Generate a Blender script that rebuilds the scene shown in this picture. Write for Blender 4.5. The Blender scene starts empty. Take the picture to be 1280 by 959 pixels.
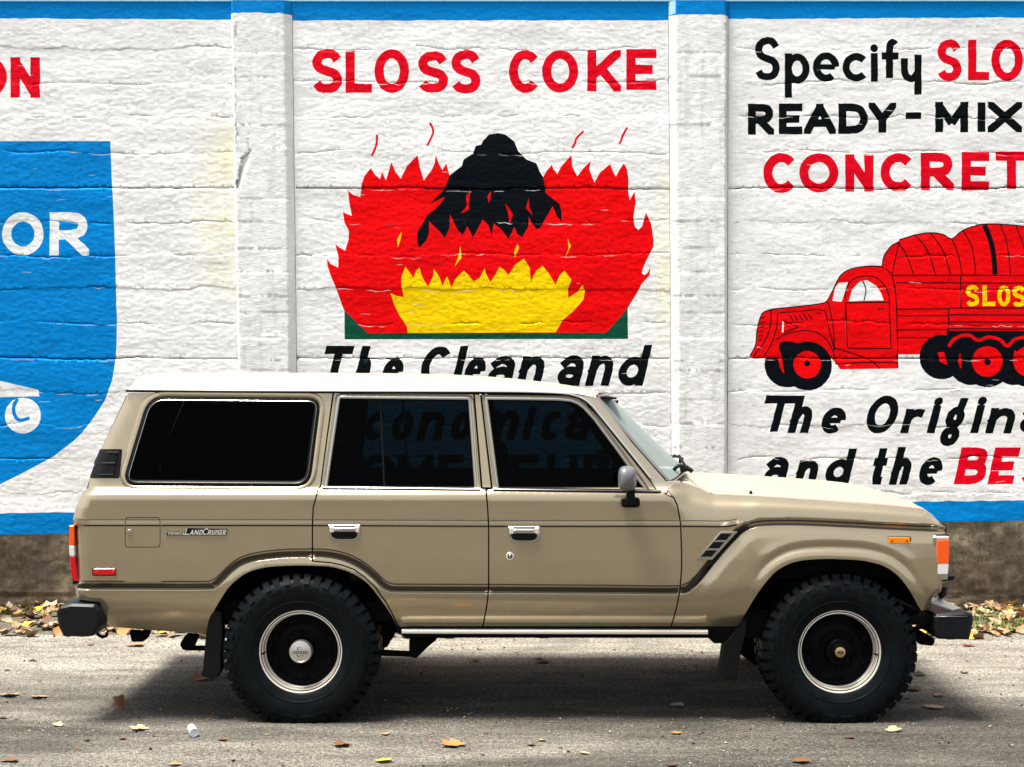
import bpy, math, random
import numpy as np
from mathutils import Vector, Matrix
from mathutils.geometry import delaunay_2d_cdt
random.seed(7); rng = np.random.default_rng(7)
R = math.radians
sc = bpy.context.scene
col = sc.collection

# ------------------------------------------------------------------ camera
H, NEAR, FPX = 1.738, 7.58, 1850.0
cam = bpy.data.objects.new('camera', bpy.data.cameras.new('camera'))
col.objects.link(cam)
cam.location = (0, -NEAR, H)
cam.rotation_euler = (R(90), 0, 0)
cam.data.sensor_width = 36
cam.data.lens = 36 * FPX / 1280
cam.data.clip_end = 500
sc.camera = cam

# ------------------------------------------------------------------ world, sun, exposure
SUN_EL, SUN_AZ = 73.0, 248.0           # azimuth: compass degrees from +Y, clockwise
w = bpy.data.worlds.new('World'); sc.world = w; w.use_nodes = True
nt = w.node_tree; nt.nodes.clear()
sky = nt.nodes.new('ShaderNodeTexSky'); sky.sky_type = 'NISHITA'; sky.sun_disc = False
sky.sun_elevation = R(SUN_EL); sky.sun_rotation = R(SUN_AZ)
sky.air_density = 1.0; sky.dust_density = 3.0; sky.ozone_density = 1.0
hs = nt.nodes.new('ShaderNodeHueSaturation'); hs.inputs['Saturation'].default_value = 0.3
bg = nt.nodes.new('ShaderNodeBackground'); bg.inputs['Strength'].default_value = 0.11
wo = nt.nodes.new('ShaderNodeOutputWorld')
nt.links.new(sky.outputs[0], hs.inputs['Color']); nt.links.new(hs.outputs[0], bg.inputs['Color'])
nt.links.new(bg.outputs[0], wo.inputs['Surface'])
sun = bpy.data.objects.new('sun', bpy.data.lights.new('sun', 'SUN')); col.objects.link(sun)
sun.data.energy = 4.2; sun.data.angle = R(17); sun.data.color = (1.0, 0.965, 0.9)
d = Vector((math.sin(R(SUN_AZ)) * math.cos(R(SUN_EL)), math.cos(R(SUN_AZ)) * math.cos(R(SUN_EL)), math.sin(R(SUN_EL))))
sun.rotation_euler = d.to_track_quat('Z', 'Y').to_euler()
sc.view_settings.view_transform = 'Standard'; sc.view_settings.look = 'None'
sc.view_settings.gamma = 1; sc.view_settings.use_curve_mapping = False
sc.view_settings.exposure = 1.19

# ------------------------------------------------------------------ small maths
_tab = np.random.default_rng(3).random((256, 256))
def vn(x, y, seed=0):
    x = np.asarray(x, float) + seed * 17.31; y = np.asarray(y, float) + seed * 5.77
    xi = np.floor(x).astype(int); yi = np.floor(y).astype(int)
    fx = x - xi; fy = y - yi
    fx = fx * fx * (3 - 2 * fx); fy = fy * fy * (3 - 2 * fy)
    a = _tab[xi & 255, yi & 255]; b = _tab[(xi + 1) & 255, yi & 255]
    c = _tab[xi & 255, (yi + 1) & 255]; e = _tab[(xi + 1) & 255, (yi + 1) & 255]
    return (a + (b - a) * fx) * (1 - fy) + (c + (e - c) * fx) * fy
def pip(px, py, poly):
    px = np.asarray(px, float); py = np.asarray(py, float)
    ins = np.zeros(px.shape, bool)
    n = len(poly); j = n - 1
    for i in range(n):
        xi, yi = poly[i]; xj, yj = poly[j]
        if yi != yj:
            c = ((yi > py) != (yj > py)) & (px < (xj - xi) * (py - yi) / (yj - yi) + xi)
            ins ^= c
        j = i
    return ins
def wn(px, py, poly):
    w_ = np.zeros(np.shape(px), int); n = len(poly)
    for i in range(n):
        (xj, yj), (xi, yi) = poly[i - 1], poly[i]
        if yi == yj: continue
        cr = ((yi > py) != (yj > py)) & (px < (xj - xi) * (py - yi) / (yj - yi) + xi)
        w_[cr] += 1 if yi > yj else -1
    return w_ != 0
def dens(poly, step, closed=True):
    out = []; n = len(poly)
    for i in range(n if closed else n - 1):
        a = poly[i]; b = poly[(i + 1) % n]
        k = max(1, int(math.ceil(math.hypot(b[0] - a[0], b[1] - a[1]) / step)))
        for t in range(k):
            out.append((a[0] + (b[0] - a[0]) * t / k, a[1] + (b[1] - a[1]) * t / k))
    if not closed: out.append(tuple(poly[-1]))
    return out
def catmull(pts, k=6, closed=False):
    out = []; n = len(pts)
    for i in range(n if closed else n - 1):
        g = lambda q: pts[q % n] if closed else pts[min(max(q, 0), n - 1)]
        p0, p1, p2, p3 = g(i - 1), g(i), g(i + 1), g(i + 2)
        for t in range(k):
            t /= k
            out.append(tuple(0.5 * (2 * p1[c] + (p2[c] - p0[c]) * t + (2 * p0[c] - 5 * p1[c] + 4 * p2[c] - p3[c]) * t * t
                       + (3 * p1[c] - p0[c] - 3 * p2[c] + p3[c]) * t ** 3) for c in range(2)))
    if not closed: out.append(tuple(pts[-1]))
    return out
def area(p):
    return 0.5 * sum(p[i][0] * p[(i + 1) % len(p)][1] - p[(i + 1) % len(p)][0] * p[i][1] for i in range(len(p)))
def offset(poly, dist, closed=True):
    """positive = inwards for a closed loop; to the right-hand side otherwise"""
    n = len(poly); s = 1.0
    if closed: s = 1.0 if area(poly) > 0 else -1.0
    out = []
    for i in range(n):
        p = poly[i]
        a = poly[(i - 1) % n] if (closed or i > 0) else None
        b = poly[(i + 1) % n] if (closed or i < n - 1) else None
        def nrm(u, v):
            dx, dy = v[0] - u[0], v[1] - u[1]; l = math.hypot(dx, dy) or 1
            return (-dy / l, dx / l)
        if a is None: m = nrm(p, b); k = 1
        elif b is None: m = nrm(a, p); k = 1
        else:
            n1 = nrm(a, p); n2 = nrm(p, b); mx, my = n1[0] + n2[0], n1[1] + n2[1]
            l = math.hypot(mx, my) or 1; m = (mx / l, my / l)
            k = 1 / max(0.5, m[0] * n1[0] + m[1] * n1[1])
        out.append((p[0] + m[0] * dist * s * k, p[1] + m[1] * dist * s * k))
    return out
def rounded(pts, r, k=5):
    out = []; n = len(pts)
    for i in range(n):
        a, p, b = pts[i - 1], pts[i], pts[(i + 1) % n]
        rr = r[i] if isinstance(r, (list, tuple)) else r
        def tow(q):
            l = math.hypot(q[0] - p[0], q[1] - p[1]); t = min(rr / l, .48)
            return (p[0] + (q[0] - p[0]) * t, p[1] + (q[1] - p[1]) * t)
        s, e = tow(a), tow(b)
        for j in range(k + 1):
            t = j / k
            out.append(((1 - t) ** 2 * s[0] + 2 * t * (1 - t) * p[0] + t * t * e[0], (1 - t) ** 2 * s[1] + 2 * t * (1 - t) * p[1] + t * t * e[1]))
    return out

# ------------------------------------------------------------------ object helpers
def mk(name, verts, faces, mat, parent=None, smooth=False, normals=None):
    me = bpy.data.meshes.new(name)
    me.from_pydata([tuple(v) for v in verts], [], [tuple(int(i) for i in f) for f in faces])
    if mat: me.materials.append(mat)
    if smooth: me.polygons.foreach_set('use_smooth', [True] * len(me.polygons))
    if normals is not None: me.normals_split_custom_set(normals)
    me.update()
    o = bpy.data.objects.new(name, me); col.objects.link(o)
    if parent:
        o.parent = parent
        o.matrix_parent_inverse = Matrix.Translation(-WP(parent))
    return o
def WP(o):
    v = Vector(o.location)
    p = o.parent
    while p: v = v + p.location + 0 * v; p = p.parent
    return v if o.type == 'EMPTY' else Vector((0, 0, 0)) if o.parent is None else Vector((0, 0, 0))
def tag(o, label=None, cat=None, group=None, kind=None):
    if label: o['label'] = label
    if cat: o['category'] = cat
    if group: o['group'] = group
    if kind: o['kind'] = kind
    return o
class MB:
    def __init__(s): s.v = []; s.f = []
    def add(s, v, f):
        b = len(s.v); s.v += [tuple(q) for q in v]; s.f += [tuple(i + b for i in g) for g in f]
    def box(s, x0, x1, y0, y1, z0, z1):
        s.add([(x0, y0, z0), (x1, y0, z0), (x1, y1, z0), (x0, y1, z0), (x0, y0, z1), (x1, y0, z1), (x1, y1, z1), (x0, y1, z1)],
              [(0, 3, 2, 1), (4, 5, 6, 7), (0, 1, 5, 4), (1, 2, 6, 5), (2, 3, 7, 6), (3, 0, 4, 7)])
    def tube(s, pts, r, n=8, cap=True):
        rings = []
        for i, p in enumerate(pts):
            p = Vector(p); a = Vector(pts[max(i - 1, 0)]); b = Vector(pts[min(i + 1, len(pts) - 1)])
            t = (b - a).normalized(); u = t.orthogonal().normalized() if i == 0 else (u - t * u.dot(t)).normalized()
            vv = t.cross(u); rr = r[i] if isinstance(r, (list, tuple)) else r
            rings.append([p + (u * math.cos(2 * math.pi * k / n) + vv * math.sin(2 * math.pi * k / n)) * rr for k in range(n)])
        b = len(s.v)
        for g in rings: s.v += [tuple(q) for q in g]
        for i in range(len(rings) - 1):
            for k in range(n):
                k2 = (k + 1) % n
                s.f.append((b + i * n + k, b + i * n + k2, b + (i + 1) * n + k2, b + (i + 1) * n + k))
        if cap:
            s.f.append(tuple(b + k for k in range(n))[::-1]); s.f.append(tuple(b + (len(rings) - 1) * n + k for k in range(n)))
    def lathe_y(s, prof, cx, cz, n=64, flip=False):
        """profile of (radius, y) turned round an axis along y"""
        b = len(s.v)
        for r, y in prof:
            for k in range(n):
                a = 2 * math.pi * k / n; s.v.append((cx + r * math.cos(a), y, cz + r * math.sin(a)))
        for i in range(len(prof) - 1):
            for k in range(n):
                k2 = (k + 1) % n; q = (b + i * n + k, b + i * n + k2, b + (i + 1) * n + k2, b + (i + 1) * n + k)
                s.f.append(q if not flip else q[::-1])
    def prism(s, poly, y0, y1, inset=0.0, bev=0.0):
        """poly of (x,z) run from y0 to y1, with a small chamfer at both ends"""
        n = len(poly)
        inn = offset(poly, bev) if bev else poly
        rings = [(inn, y0), (poly, y0 + bev), (poly, y1 - bev), (inn, y1)] if bev else [(poly, y0), (poly, y1)]
        b = len(s.v); ccw = area(poly) > 0
        for pl, y in rings: s.v += [(p[0], y, p[1]) for p in pl]
        for i in range(len(rings) - 1):
            for k in range(n):
                k2 = (k + 1) % n; q = (b + i * n + k, b + i * n + k2, b + (i + 1) * n + k2, b + (i + 1) * n + k)
                s.f.append(q if not ccw else q[::-1])
        c0 = tuple(b + k for k in range(n)); c1 = tuple(b + (len(rings) - 1) * n + k for k in range(n))
        s.f.append(c0 if ccw else c0[::-1]); s.f.append(c1[::-1] if ccw else c1)
    def build(s, name, mat, parent=None, smooth=False, sharp=None):
        o = mk(name, s.v, s.f, mat, parent, smooth)
        if sharp is not None: o.data.set_sharp_from_angle(angle=R(sharp))
        return o

# ------------------------------------------------------------------ materials
def newmat(name):
    m = bpy.data.materials.new(name); m.use_nodes = True
    return m, m.node_tree, m.node_tree.nodes['Principled BSDF']
def simple(name, c, rough=.5, metal=0, coat=0, emis=None, spec=.5):
    m, t, p = newmat(name)
    p.inputs['Base Color'].default_value = (*c, 1); p.inputs['Roughness'].default_value = rough
    p.inputs['Metallic'].default_value = metal; p.inputs['Coat Weight'].default_value = coat; p.inputs['Coat Roughness'].default_value = .04
    p.inputs['Specular IOR Level'].default_value = spec
    return m
def N(t, kind, **kw):
    n = t.nodes.new(kind)
    for k, v in kw.items():
        if k in n.inputs: n.inputs[k].default_value = v
        else: setattr(n, k, v)
    return n
def noise(t, scale, stretch=(1, 1, 1), detail=4, rough=.6, loc=(0, 0, 0)):
    tc = N(t, 'ShaderNodeTexCoord'); mp = N(t, 'ShaderNodeMapping'); mp.inputs['Scale'].default_value = stretch; mp.inputs['Location'].default_value = loc
    nz = N(t, 'ShaderNodeTexNoise'); nz.inputs['Scale'].default_value = scale; nz.inputs['Detail'].default_value = detail; nz.inputs['Roughness'].default_value = rough
    t.links.new(tc.outputs['Object'], mp.inputs['Vector']); t.links.new(mp.outputs[0], nz.inputs['Vector'])
    return nz.outputs['Fac']
def ramp(t, src, stops):
    r = N(t, 'ShaderNodeValToRGB'); el = r.color_ramp.elements
    while len(el) < len(stops): el.new(.5)
    for e, (p, c) in zip(el, stops):
        e.position = p; e.color = (*c, 1) if isinstance(c, tuple) else (c, c, c, 1)
    t.links.new(src, r.inputs[0]); return r.outputs[0]
def mix(t, fac, a, b, mode='MIX'):
    m = N(t, 'ShaderNodeMix', data_type='RGBA', blend_type=mode)
    for s, v in ((m.inputs[0], fac), (m.inputs[6], a), (m.inputs[7], b)):
        if isinstance(v, tuple): s.default_value = (*v, 1)
        elif isinstance(v, (int, float)): s.default_value = v
        else: t.links.new(v, s)
    return m.outputs[2]
def bump(t, p, pairs):
    last = None
    for src, st, dist in pairs:
        b = N(t, 'ShaderNodeBump'); b.inputs['Strength'].default_value = st; b.inputs['Distance'].default_value = dist
        t.links.new(src, b.inputs['Height'])
        if last: t.links.new(last, b.inputs['Normal'])
        last = b.outputs[0]
    t.links.new(last, p.inputs['Normal'])
def wallpaint(name, c, chip=(.75, .75, .73), chipamt=.5, white=False, rough=.62):
    m, t, p = newmat(name)
    p.inputs['Roughness'].default_value = rough; p.inputs['Specular IOR Level'].default_value = .05
    n1 = noise(t, 1.6, (1, 1, 2.2), 6, .62); n2 = noise(t, 26, (1, 1, 3.5), 5, .75); n3 = noise(t, 70, (1, 1, 1.6), 4, .8)
    big = ramp(t, n1, [(.3, .86), (.7, 1.05)])
    base = mix(t, 1.0, c, big, 'MULTIPLY')
    fine = ramp(t, n2, [(.28, .80 if white else .7), (.45, 1.0), (.8, 1.06)])
    base = mix(t, 1.0, base, fine, 'MULTIPLY')
    hl = ramp(t, noise(t, 3.2, (1, 1, 3.6), 6, .72, (1, 3, 2)), [(.488, 0.0), (.4975, 1.0), (.507, 0.0)])
    hm = ramp(t, noise(t, 2.3, (1, 1, 2), 3, .6, (8, 1, 2)), [(.5, 0.0), (.6, .75 if white else .45)])
    hq = N(t, 'ShaderNodeMath', operation='MULTIPLY'); t.links.new(hl, hq.inputs[0]); t.links.new(hm, hq.inputs[1])
    base = mix(t, hq.outputs[0], base, (.22, .22, .21) if white else tuple(q * .3 for q in c))
    if white:
        ds = ramp(t, noise(t, 7, (.6, 1, 5), 8, .75, (4, 0, 2)), [(.55, 0.0), (.68, .6)])
        base = mix(t, ds, base, (.50, .50, .48))
        sp = ramp(t, noise(t, 60, (1, 1, 1.5), 3, .6), [(.70, 0.0), (.78, .8)])
        base = mix(t, sp, base, (.30, .30, .28))
        # yellow damp stains beside the left post and along the right edge of the middle bay
        tc = N(t, 'ShaderNodeTexCoord'); sx = N(t, 'ShaderNodeSeparateXYZ'); t.links.new(tc.outputs['Object'], sx.inputs[0])
        def tri(src, a, b, c2, d2):
            r = N(t, 'ShaderNodeMapRange', interpolation_type='SMOOTHSTEP'); r.inputs[1].default_value = a; r.inputs[2].default_value = b
            r2 = N(t, 'ShaderNodeMapRange', interpolation_type='SMOOTHSTEP'); r2.inputs[1].default_value = d2; r2.inputs[2].default_value = c2
            t.links.new(src, r.inputs[0]); t.links.new(src, r2.inputs[0])
            q = N(t, 'ShaderNodeMath', operation='MULTIPLY'); t.links.new(r.outputs[0], q.inputs[0]); t.links.new(r2.outputs[0], q.inputs[1]); return q.outputs[0]
        acc = None
        for xs, zs, am in (((-2.55, -2.13, -2.125, -2.08), (2.15, 2.9, 3.4, 3.95), .5), ((1.02, 1.2, 1.205, 1.25), (1.6, 2.4, 3.0, 3.9), .4)):
            a1 = tri(sx.outputs[0], *xs); a2 = tri(sx.outputs[2], *zs)
            q = N(t, 'ShaderNodeMath', operation='MULTIPLY'); t.links.new(a1, q.inputs[0]); t.links.new(a2, q.inputs[1])
            nn = ramp(t, noise(t, 3, (1, 1, 1), 4, .6, (xs[0], 0, 0)), [(.35, .3), (.65, 1.0)])
            q2 = N(t, 'ShaderNodeMath', operation='MULTIPLY'); t.links.new(q.outputs[0], q2.inputs[0]); t.links.new(nn, q2.inputs[1])
            q3 = N(t, 'ShaderNodeMath', operation='MULTIPLY'); t.links.new(q2.outputs[0], q3.inputs[0]); q3.inputs[1].default_value = am
            base = mix(t, q3.outputs[0], base, (.86, .78, .36))
    else:
        ch = ramp(t, noise(t, 16, (.7, 1, 7), 8, .78, (3, 0, 1)), [(.655, 0.0), (.70, chipamt)])
        base = mix(t, ch, base, chip)
    t.links.new(base, p.inputs['Base Color'])
    bump(t, p, [(n1, .05, .03), (n2, .2, .006), (n3, .5, .005)])
    return m
M = {}
M['wall_white'] = wallpaint('white wall paint', (.84, .84, .83), white=True)
M['blue'] = wallpaint('blue wall paint', (.0005, .215, .60), (.2, .5, .78), .4)
M['red'] = wallpaint('red wall paint', (.78, .001, .003), (.78, .25, .25), .3)
M['crimson'] = wallpaint('crimson letter paint', (.72, .0008, .014), (.75, .3, .3), .5)
M['yellow'] = wallpaint('yellow wall paint', (.88, .60, .001), (.8, .7, .3), .2)
M['green'] = wallpaint('green wall paint', (.004, .075, .042), (.2, .3, .25), .2)
M['black'] = wallpaint('black wall paint', (.0012, .003, .006), (.18, .20, .22), .16)
M['ink'] = wallpaint('dark letter paint', (.0016, .0035, .004), (.2, .22, .22), .18)
M['palewhite'] = wallpaint('white letter paint', (.78, .80, .80), (.5, .6, .7), .2)
M['paleblue'] = wallpaint('pale blue trim paint', (.35, .60, .72), (.7, .75, .75), .6)

M['chip'] = wallpaint('flaked paint showing render', (.62, .62, .60), white=True)
M['crack'] = simple('open crack', (.03, .03, .03), .9, spec=.1)
def base_concrete():
    m, t, p = newmat('bare stained concrete'); p.inputs['Roughness'].default_value = .9
    a = noise(t, 1.7, (1, 1, .8), 9, .7); b = noise(t, 9, (1, 1, .6), 8, .75, (2, 0, 5)); c = noise(t, 70, (1, 1, 1), 4, .7)
    k = ramp(t, a, [(.3, (.045, .033, .019)), (.48, (.095, .072, .044)), (.62, (.18, .142, .088)), (.75, (.25, .205, .135))])
    k2 = ramp(t, b, [(.3, .35), (.5, .9), (.7, 1.55)])
    k = mix(t, 1, k, k2, 'MULTIPLY'); k = mix(t, 1, k, ramp(t, c, [(.3, .6), (.7, 1.35)]), 'MULTIPLY')
    dr = ramp(t, noise(t, 9, (1, 1, .07), 5, .6, (1, 0, 0)), [(.45, 0.0), (.7, .6)])
    k = mix(t, dr, k, (.04, .034, .026))
    t.links.new(k, p.inputs['Base Color']); bump(t, p, [(b, .5, .02), (c, .5, .006)])
    return m
M['base'] = base_concrete()
def asphalt():
    m, t, p = newmat('dusty worn asphalt'); p.inputs['Roughness'].default_value = .88; p.inputs['Specular IOR Level'].default_value = .25
    a = noise(t, .75, (.3, 1.5, 1), 5, .6, (2.3, .7, 0)); b = noise(t, 4, (.5, 1.4, 1), 7, .7, (3, 1, 0)); c = noise(t, 120, (1, 1, 1), 3, .8); e = noise(t, 42, (1, 1, 1), 4, .75, (5, 5, 0))
    k = ramp(t, a, [(.36, (.036, .032, .026)), (.5, (.064, .058, .047)), (.62, (.125, .114, .094))])
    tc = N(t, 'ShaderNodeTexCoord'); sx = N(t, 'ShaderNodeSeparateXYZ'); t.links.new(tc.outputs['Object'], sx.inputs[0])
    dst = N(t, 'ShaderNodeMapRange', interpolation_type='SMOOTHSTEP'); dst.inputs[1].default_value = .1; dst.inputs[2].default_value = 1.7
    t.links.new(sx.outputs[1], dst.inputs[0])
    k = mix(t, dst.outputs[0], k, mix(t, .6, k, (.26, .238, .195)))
    k = mix(t, 1, k, ramp(t, b, [(.32, .58), (.68, 1.45)]), 'MULTIPLY')
    k = mix(t, 1, k, ramp(t, e, [(.32, .35), (.5, 1.0), (.68, 1.8)]), 'MULTIPLY')
    k = mix(t, 1, k, ramp(t, c, [(.33, .15), (.5, 1.0), (.67, 2.3)]), 'MULTIPLY')
    t.links.new(k, p.inputs['Base Color']); bump(t, p, [(b, .2, .02), (e, .6, .008), (c, .7, .004)])
    return m
M['asphalt'] = asphalt()
def noisy(name, c1, c2, scale, rough=.85, spread=.15, bs=.3, stretch=(1, 1, 1)):
    m, t, p = newmat(name); p.inputs['Roughness'].default_value = rough
    n = noise(t, scale, stretch, 6, .7)
    t.links.new(ramp(t, n, [(.5 - spread, c1), (.5 + spread, c2)]), p.inputs['Base Color'])
    if bs: bump(t, p, [(n, bs, .01)])
    return m
M['dirt'] = noisy('leafy brown verge soil', (.035, .030, .018), (.13, .11, .075), 14)
M['gravel'] = noisy('loose gravel', (.10, .095, .085), (.42, .39, .35), 40)
M['grass'] = noisy('short verge grass', (.06, .12, .015), (.22, .32, .05), 9, bs=0)
def car_paint(name, c, metal, rough, coat):
    m, t, p = newmat(name)
    p.inputs['Metallic'].default_value = metal; p.inputs['Roughness'].default_value = rough
    p.inputs['Coat Weight'].default_value = coat; p.inputs['Coat Roughness'].default_value = .05
    n = noise(t, 900, (1, 1, 1), 2, .5); g = noise(t, 2.2, (1, 1, 3), 5, .6)
    k = mix(t, 1, c, ramp(t, n, [(.3, .93), (.7, 1.07)]), 'MULTIPLY')
    k = mix(t, 1, k, ramp(t, g, [(.3, .95), (.7, 1.05)]), 'MULTIPLY')
    t.links.new(k, p.inputs['Base Color'])
    bump(t, p, [(noise(t, 3.0, (1, 1, 2), 2, .4), .12, .01)])
    return m
M['paint'] = car_paint('champagne beige metallic', (.42, .345, .225), .72, .2, .6)
M['bonnet'] = car_paint('lit copy of beige body paint', (.34, .31, .245), .12, .5, .0)  # body paint again, duller, with the overexposed look of up-facing panels in its colour
M['bonnet'].node_tree.nodes['Principled BSDF'].inputs['Specular IOR Level'].default_value = .2
M['roof'] = car_paint('cream white roof enamel', (.52, .51, .46), 0, .3, .5)
M['chrome'] = simple('chrome', (.50, .49, .47), .2, 1)
M['steel'] = simple('brushed bright rim metal', (.86, .80, .70), .33, .55)
M['cap'] = simple('dull silver hub cap', (.62, .60, .56), .35, .9)
M['gold'] = simple('gold emblem', (.62, .40, .18), .35, .9)
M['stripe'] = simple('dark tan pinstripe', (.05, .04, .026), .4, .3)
M['band'] = simple('dark olive groove shade', (.028, .024, .016), .35, .3, .4)  # dark colour painting in the shade of the lower body groove
M['rubber'] = simple('black weatherstrip rubber', (.002, .002, .0025), .6, spec=.18)
M['plastic'] = simple('black bumper plastic', (.002, .0035, .005), .45, spec=.25)
M['gloss'] = simple('black gloss wheel enamel', (.001, .0012, .0016), .45, 0, .0, spec=.06)
M['under'] = simple('black underbody', (.0025, .0025, .003), .8, spec=.1)
M['inner'] = simple('dark inner body', (.004, .004, .004), .9, spec=.1)
M['mirror'] = simple('grey mirror shell', (.16, .16, .17), .35, .3, .3)
M['seat'] = simple('dark seat vinyl', (.012, .010, .009), .7)
M['headlamp'] = simple('headlamp lens', (.6, .62, .62), .08, .3, 1)
M['badge'] = simple('badge silver', (.80, .79, .75), .3, .6)
def lens(name, c, rough=.12):
    m, t, p = newmat(name); p.inputs['Base Color'].default_value = (*c, 1); p.inputs['Roughness'].default_value = rough
    p.inputs['Coat Weight'].default_value = .15; p.inputs['Specular IOR Level'].default_value = .3
    bump(t, p, [(noise(t, 60, (1, 1, 8), 2, .5), .25, .003)])
    return m
M['amber'] = lens('amber lens', (.85, .22, .004)); M['orange'] = lens('orange lens', (.88, .10, .008)); M['redlens'] = lens('red lens', (.55, .004, .008)); M['clear'] = lens('clear lens', (.72, .70, .66))
def glass(name, c, spec=.5, f=1.0, sky_glare=None):
    m = bpy.data.materials.new(name); m.use_nodes = True; t = m.node_tree; t.nodes.clear()
    o = N(t, 'ShaderNodeOutputMaterial'); tr = N(t, 'ShaderNodeBsdfTransparent'); tr.inputs[0].default_value = (*c, 1)
    gl = N(t, 'ShaderNodeBsdfGlossy'); gl.inputs['Roughness'].default_value = .02; gl.inputs[0].default_value = (f, f, f, 1)
    fr = N(t, 'ShaderNodeFresnel'); fr.inputs[0].default_value = 1.45
    mx = N(t, 'ShaderNodeMixShader'); t.links.new(fr.outputs[0], mx.inputs[0]); t.links.new(tr.outputs[0], mx.inputs[1]); t.links.new(gl.outputs[0], mx.inputs[2])
    if sky_glare:
        df_ = N(t, 'ShaderNodeBsdfDiffuse'); df_.inputs[0].default_value = (*sky_glare, 1); m2 = N(t, 'ShaderNodeMixShader'); m2.inputs[0].default_value = .38  # flat pale colour mixed in as a painted sky reflection on the glass
        t.links.new(mx.outputs[0], m2.inputs[1]); t.links.new(df_.outputs[0], m2.inputs[2]); mx = m2
    t.links.new(mx.outputs[0], o.inputs['Surface']); return m
M['tint'] = glass('dark tinted window glass', (.035, .085, .115), f=.07)
M['limo'] = glass('near black rear window glass', (.008, .014, .024), f=.05)
M['windshield'] = glass('pale green windshield glass', (.72, .86, .82), f=.3, sky_glare=(.50, .60, .57))
def tyre_mat():
    m, t, p = newmat('tyre rubber'); p.inputs['Roughness'].default_value = .5; p.inputs['Specular IOR Level'].default_value = .1
    n = noise(t, 14, (1, 1, 1), 5, .7)
    t.links.new(ramp(t, n, [(.35, (.0012, .0022, .003)), (.7, (.004, .0065, .008))]), p.inputs['Base Color']); bump(t, p, [(noise(t, 90), .25, .002)])
    return m
M['tyre'] = tyre_mat()

# ------------------------------------------------------------------ hand lettering: strokes -> polygons
def stroke(pts, wd, ext=0.0, ext2=None):
    p = [tuple(q) for q in pts]
    e1, e2 = ext, ext if ext2 is None else ext2
    if e1 or e2:
        a, b = p[0], p[1]; ext = e1; l = math.hypot(a[0] - b[0], a[1] - b[1]); p[0] = (a[0] + (a[0] - b[0]) * ext / l, a[1] + (a[1] - b[1]) * ext / l)
        ext = e2; a, b = p[-1], p[-2]; l = math.hypot(a[0] - b[0], a[1] - b[1]); p[-1] = (a[0] + (a[0] - b[0]) * ext / l, a[1] + (a[1] - b[1]) * ext / l)
    return offset(p, wd / 2, False) + offset(p, -wd / 2, False)[::-1]
def clipy(poly, lo, hi, ax=1):
    for lim, sg in ((lo, 1), (hi, -1)):
        out = []
        for i in range(len(poly)):
            a, b = poly[i - 1], poly[i]; ia = (a[ax] - lim) * sg >= 0; ib = (b[ax] - lim) * sg >= 0
            if ia != ib:
                t = (lim - a[ax]) / (b[ax] - a[ax]); out.append((a[0] + (b[0] - a[0]) * t, a[1] + (b[1] - a[1]) * t))
            if ib: out.append(b)
        poly = out
        if not poly: return poly
    return poly
def L(*p): return ('L', p)
def C(*p): return ('C', p)
def O(cx, cy, rx, ry): return ('O', (cx, cy, rx, ry))
def A(cx, cy, rx, ry, a0, a1): return ('A', (cx, cy, rx, ry, a0, a1))
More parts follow.
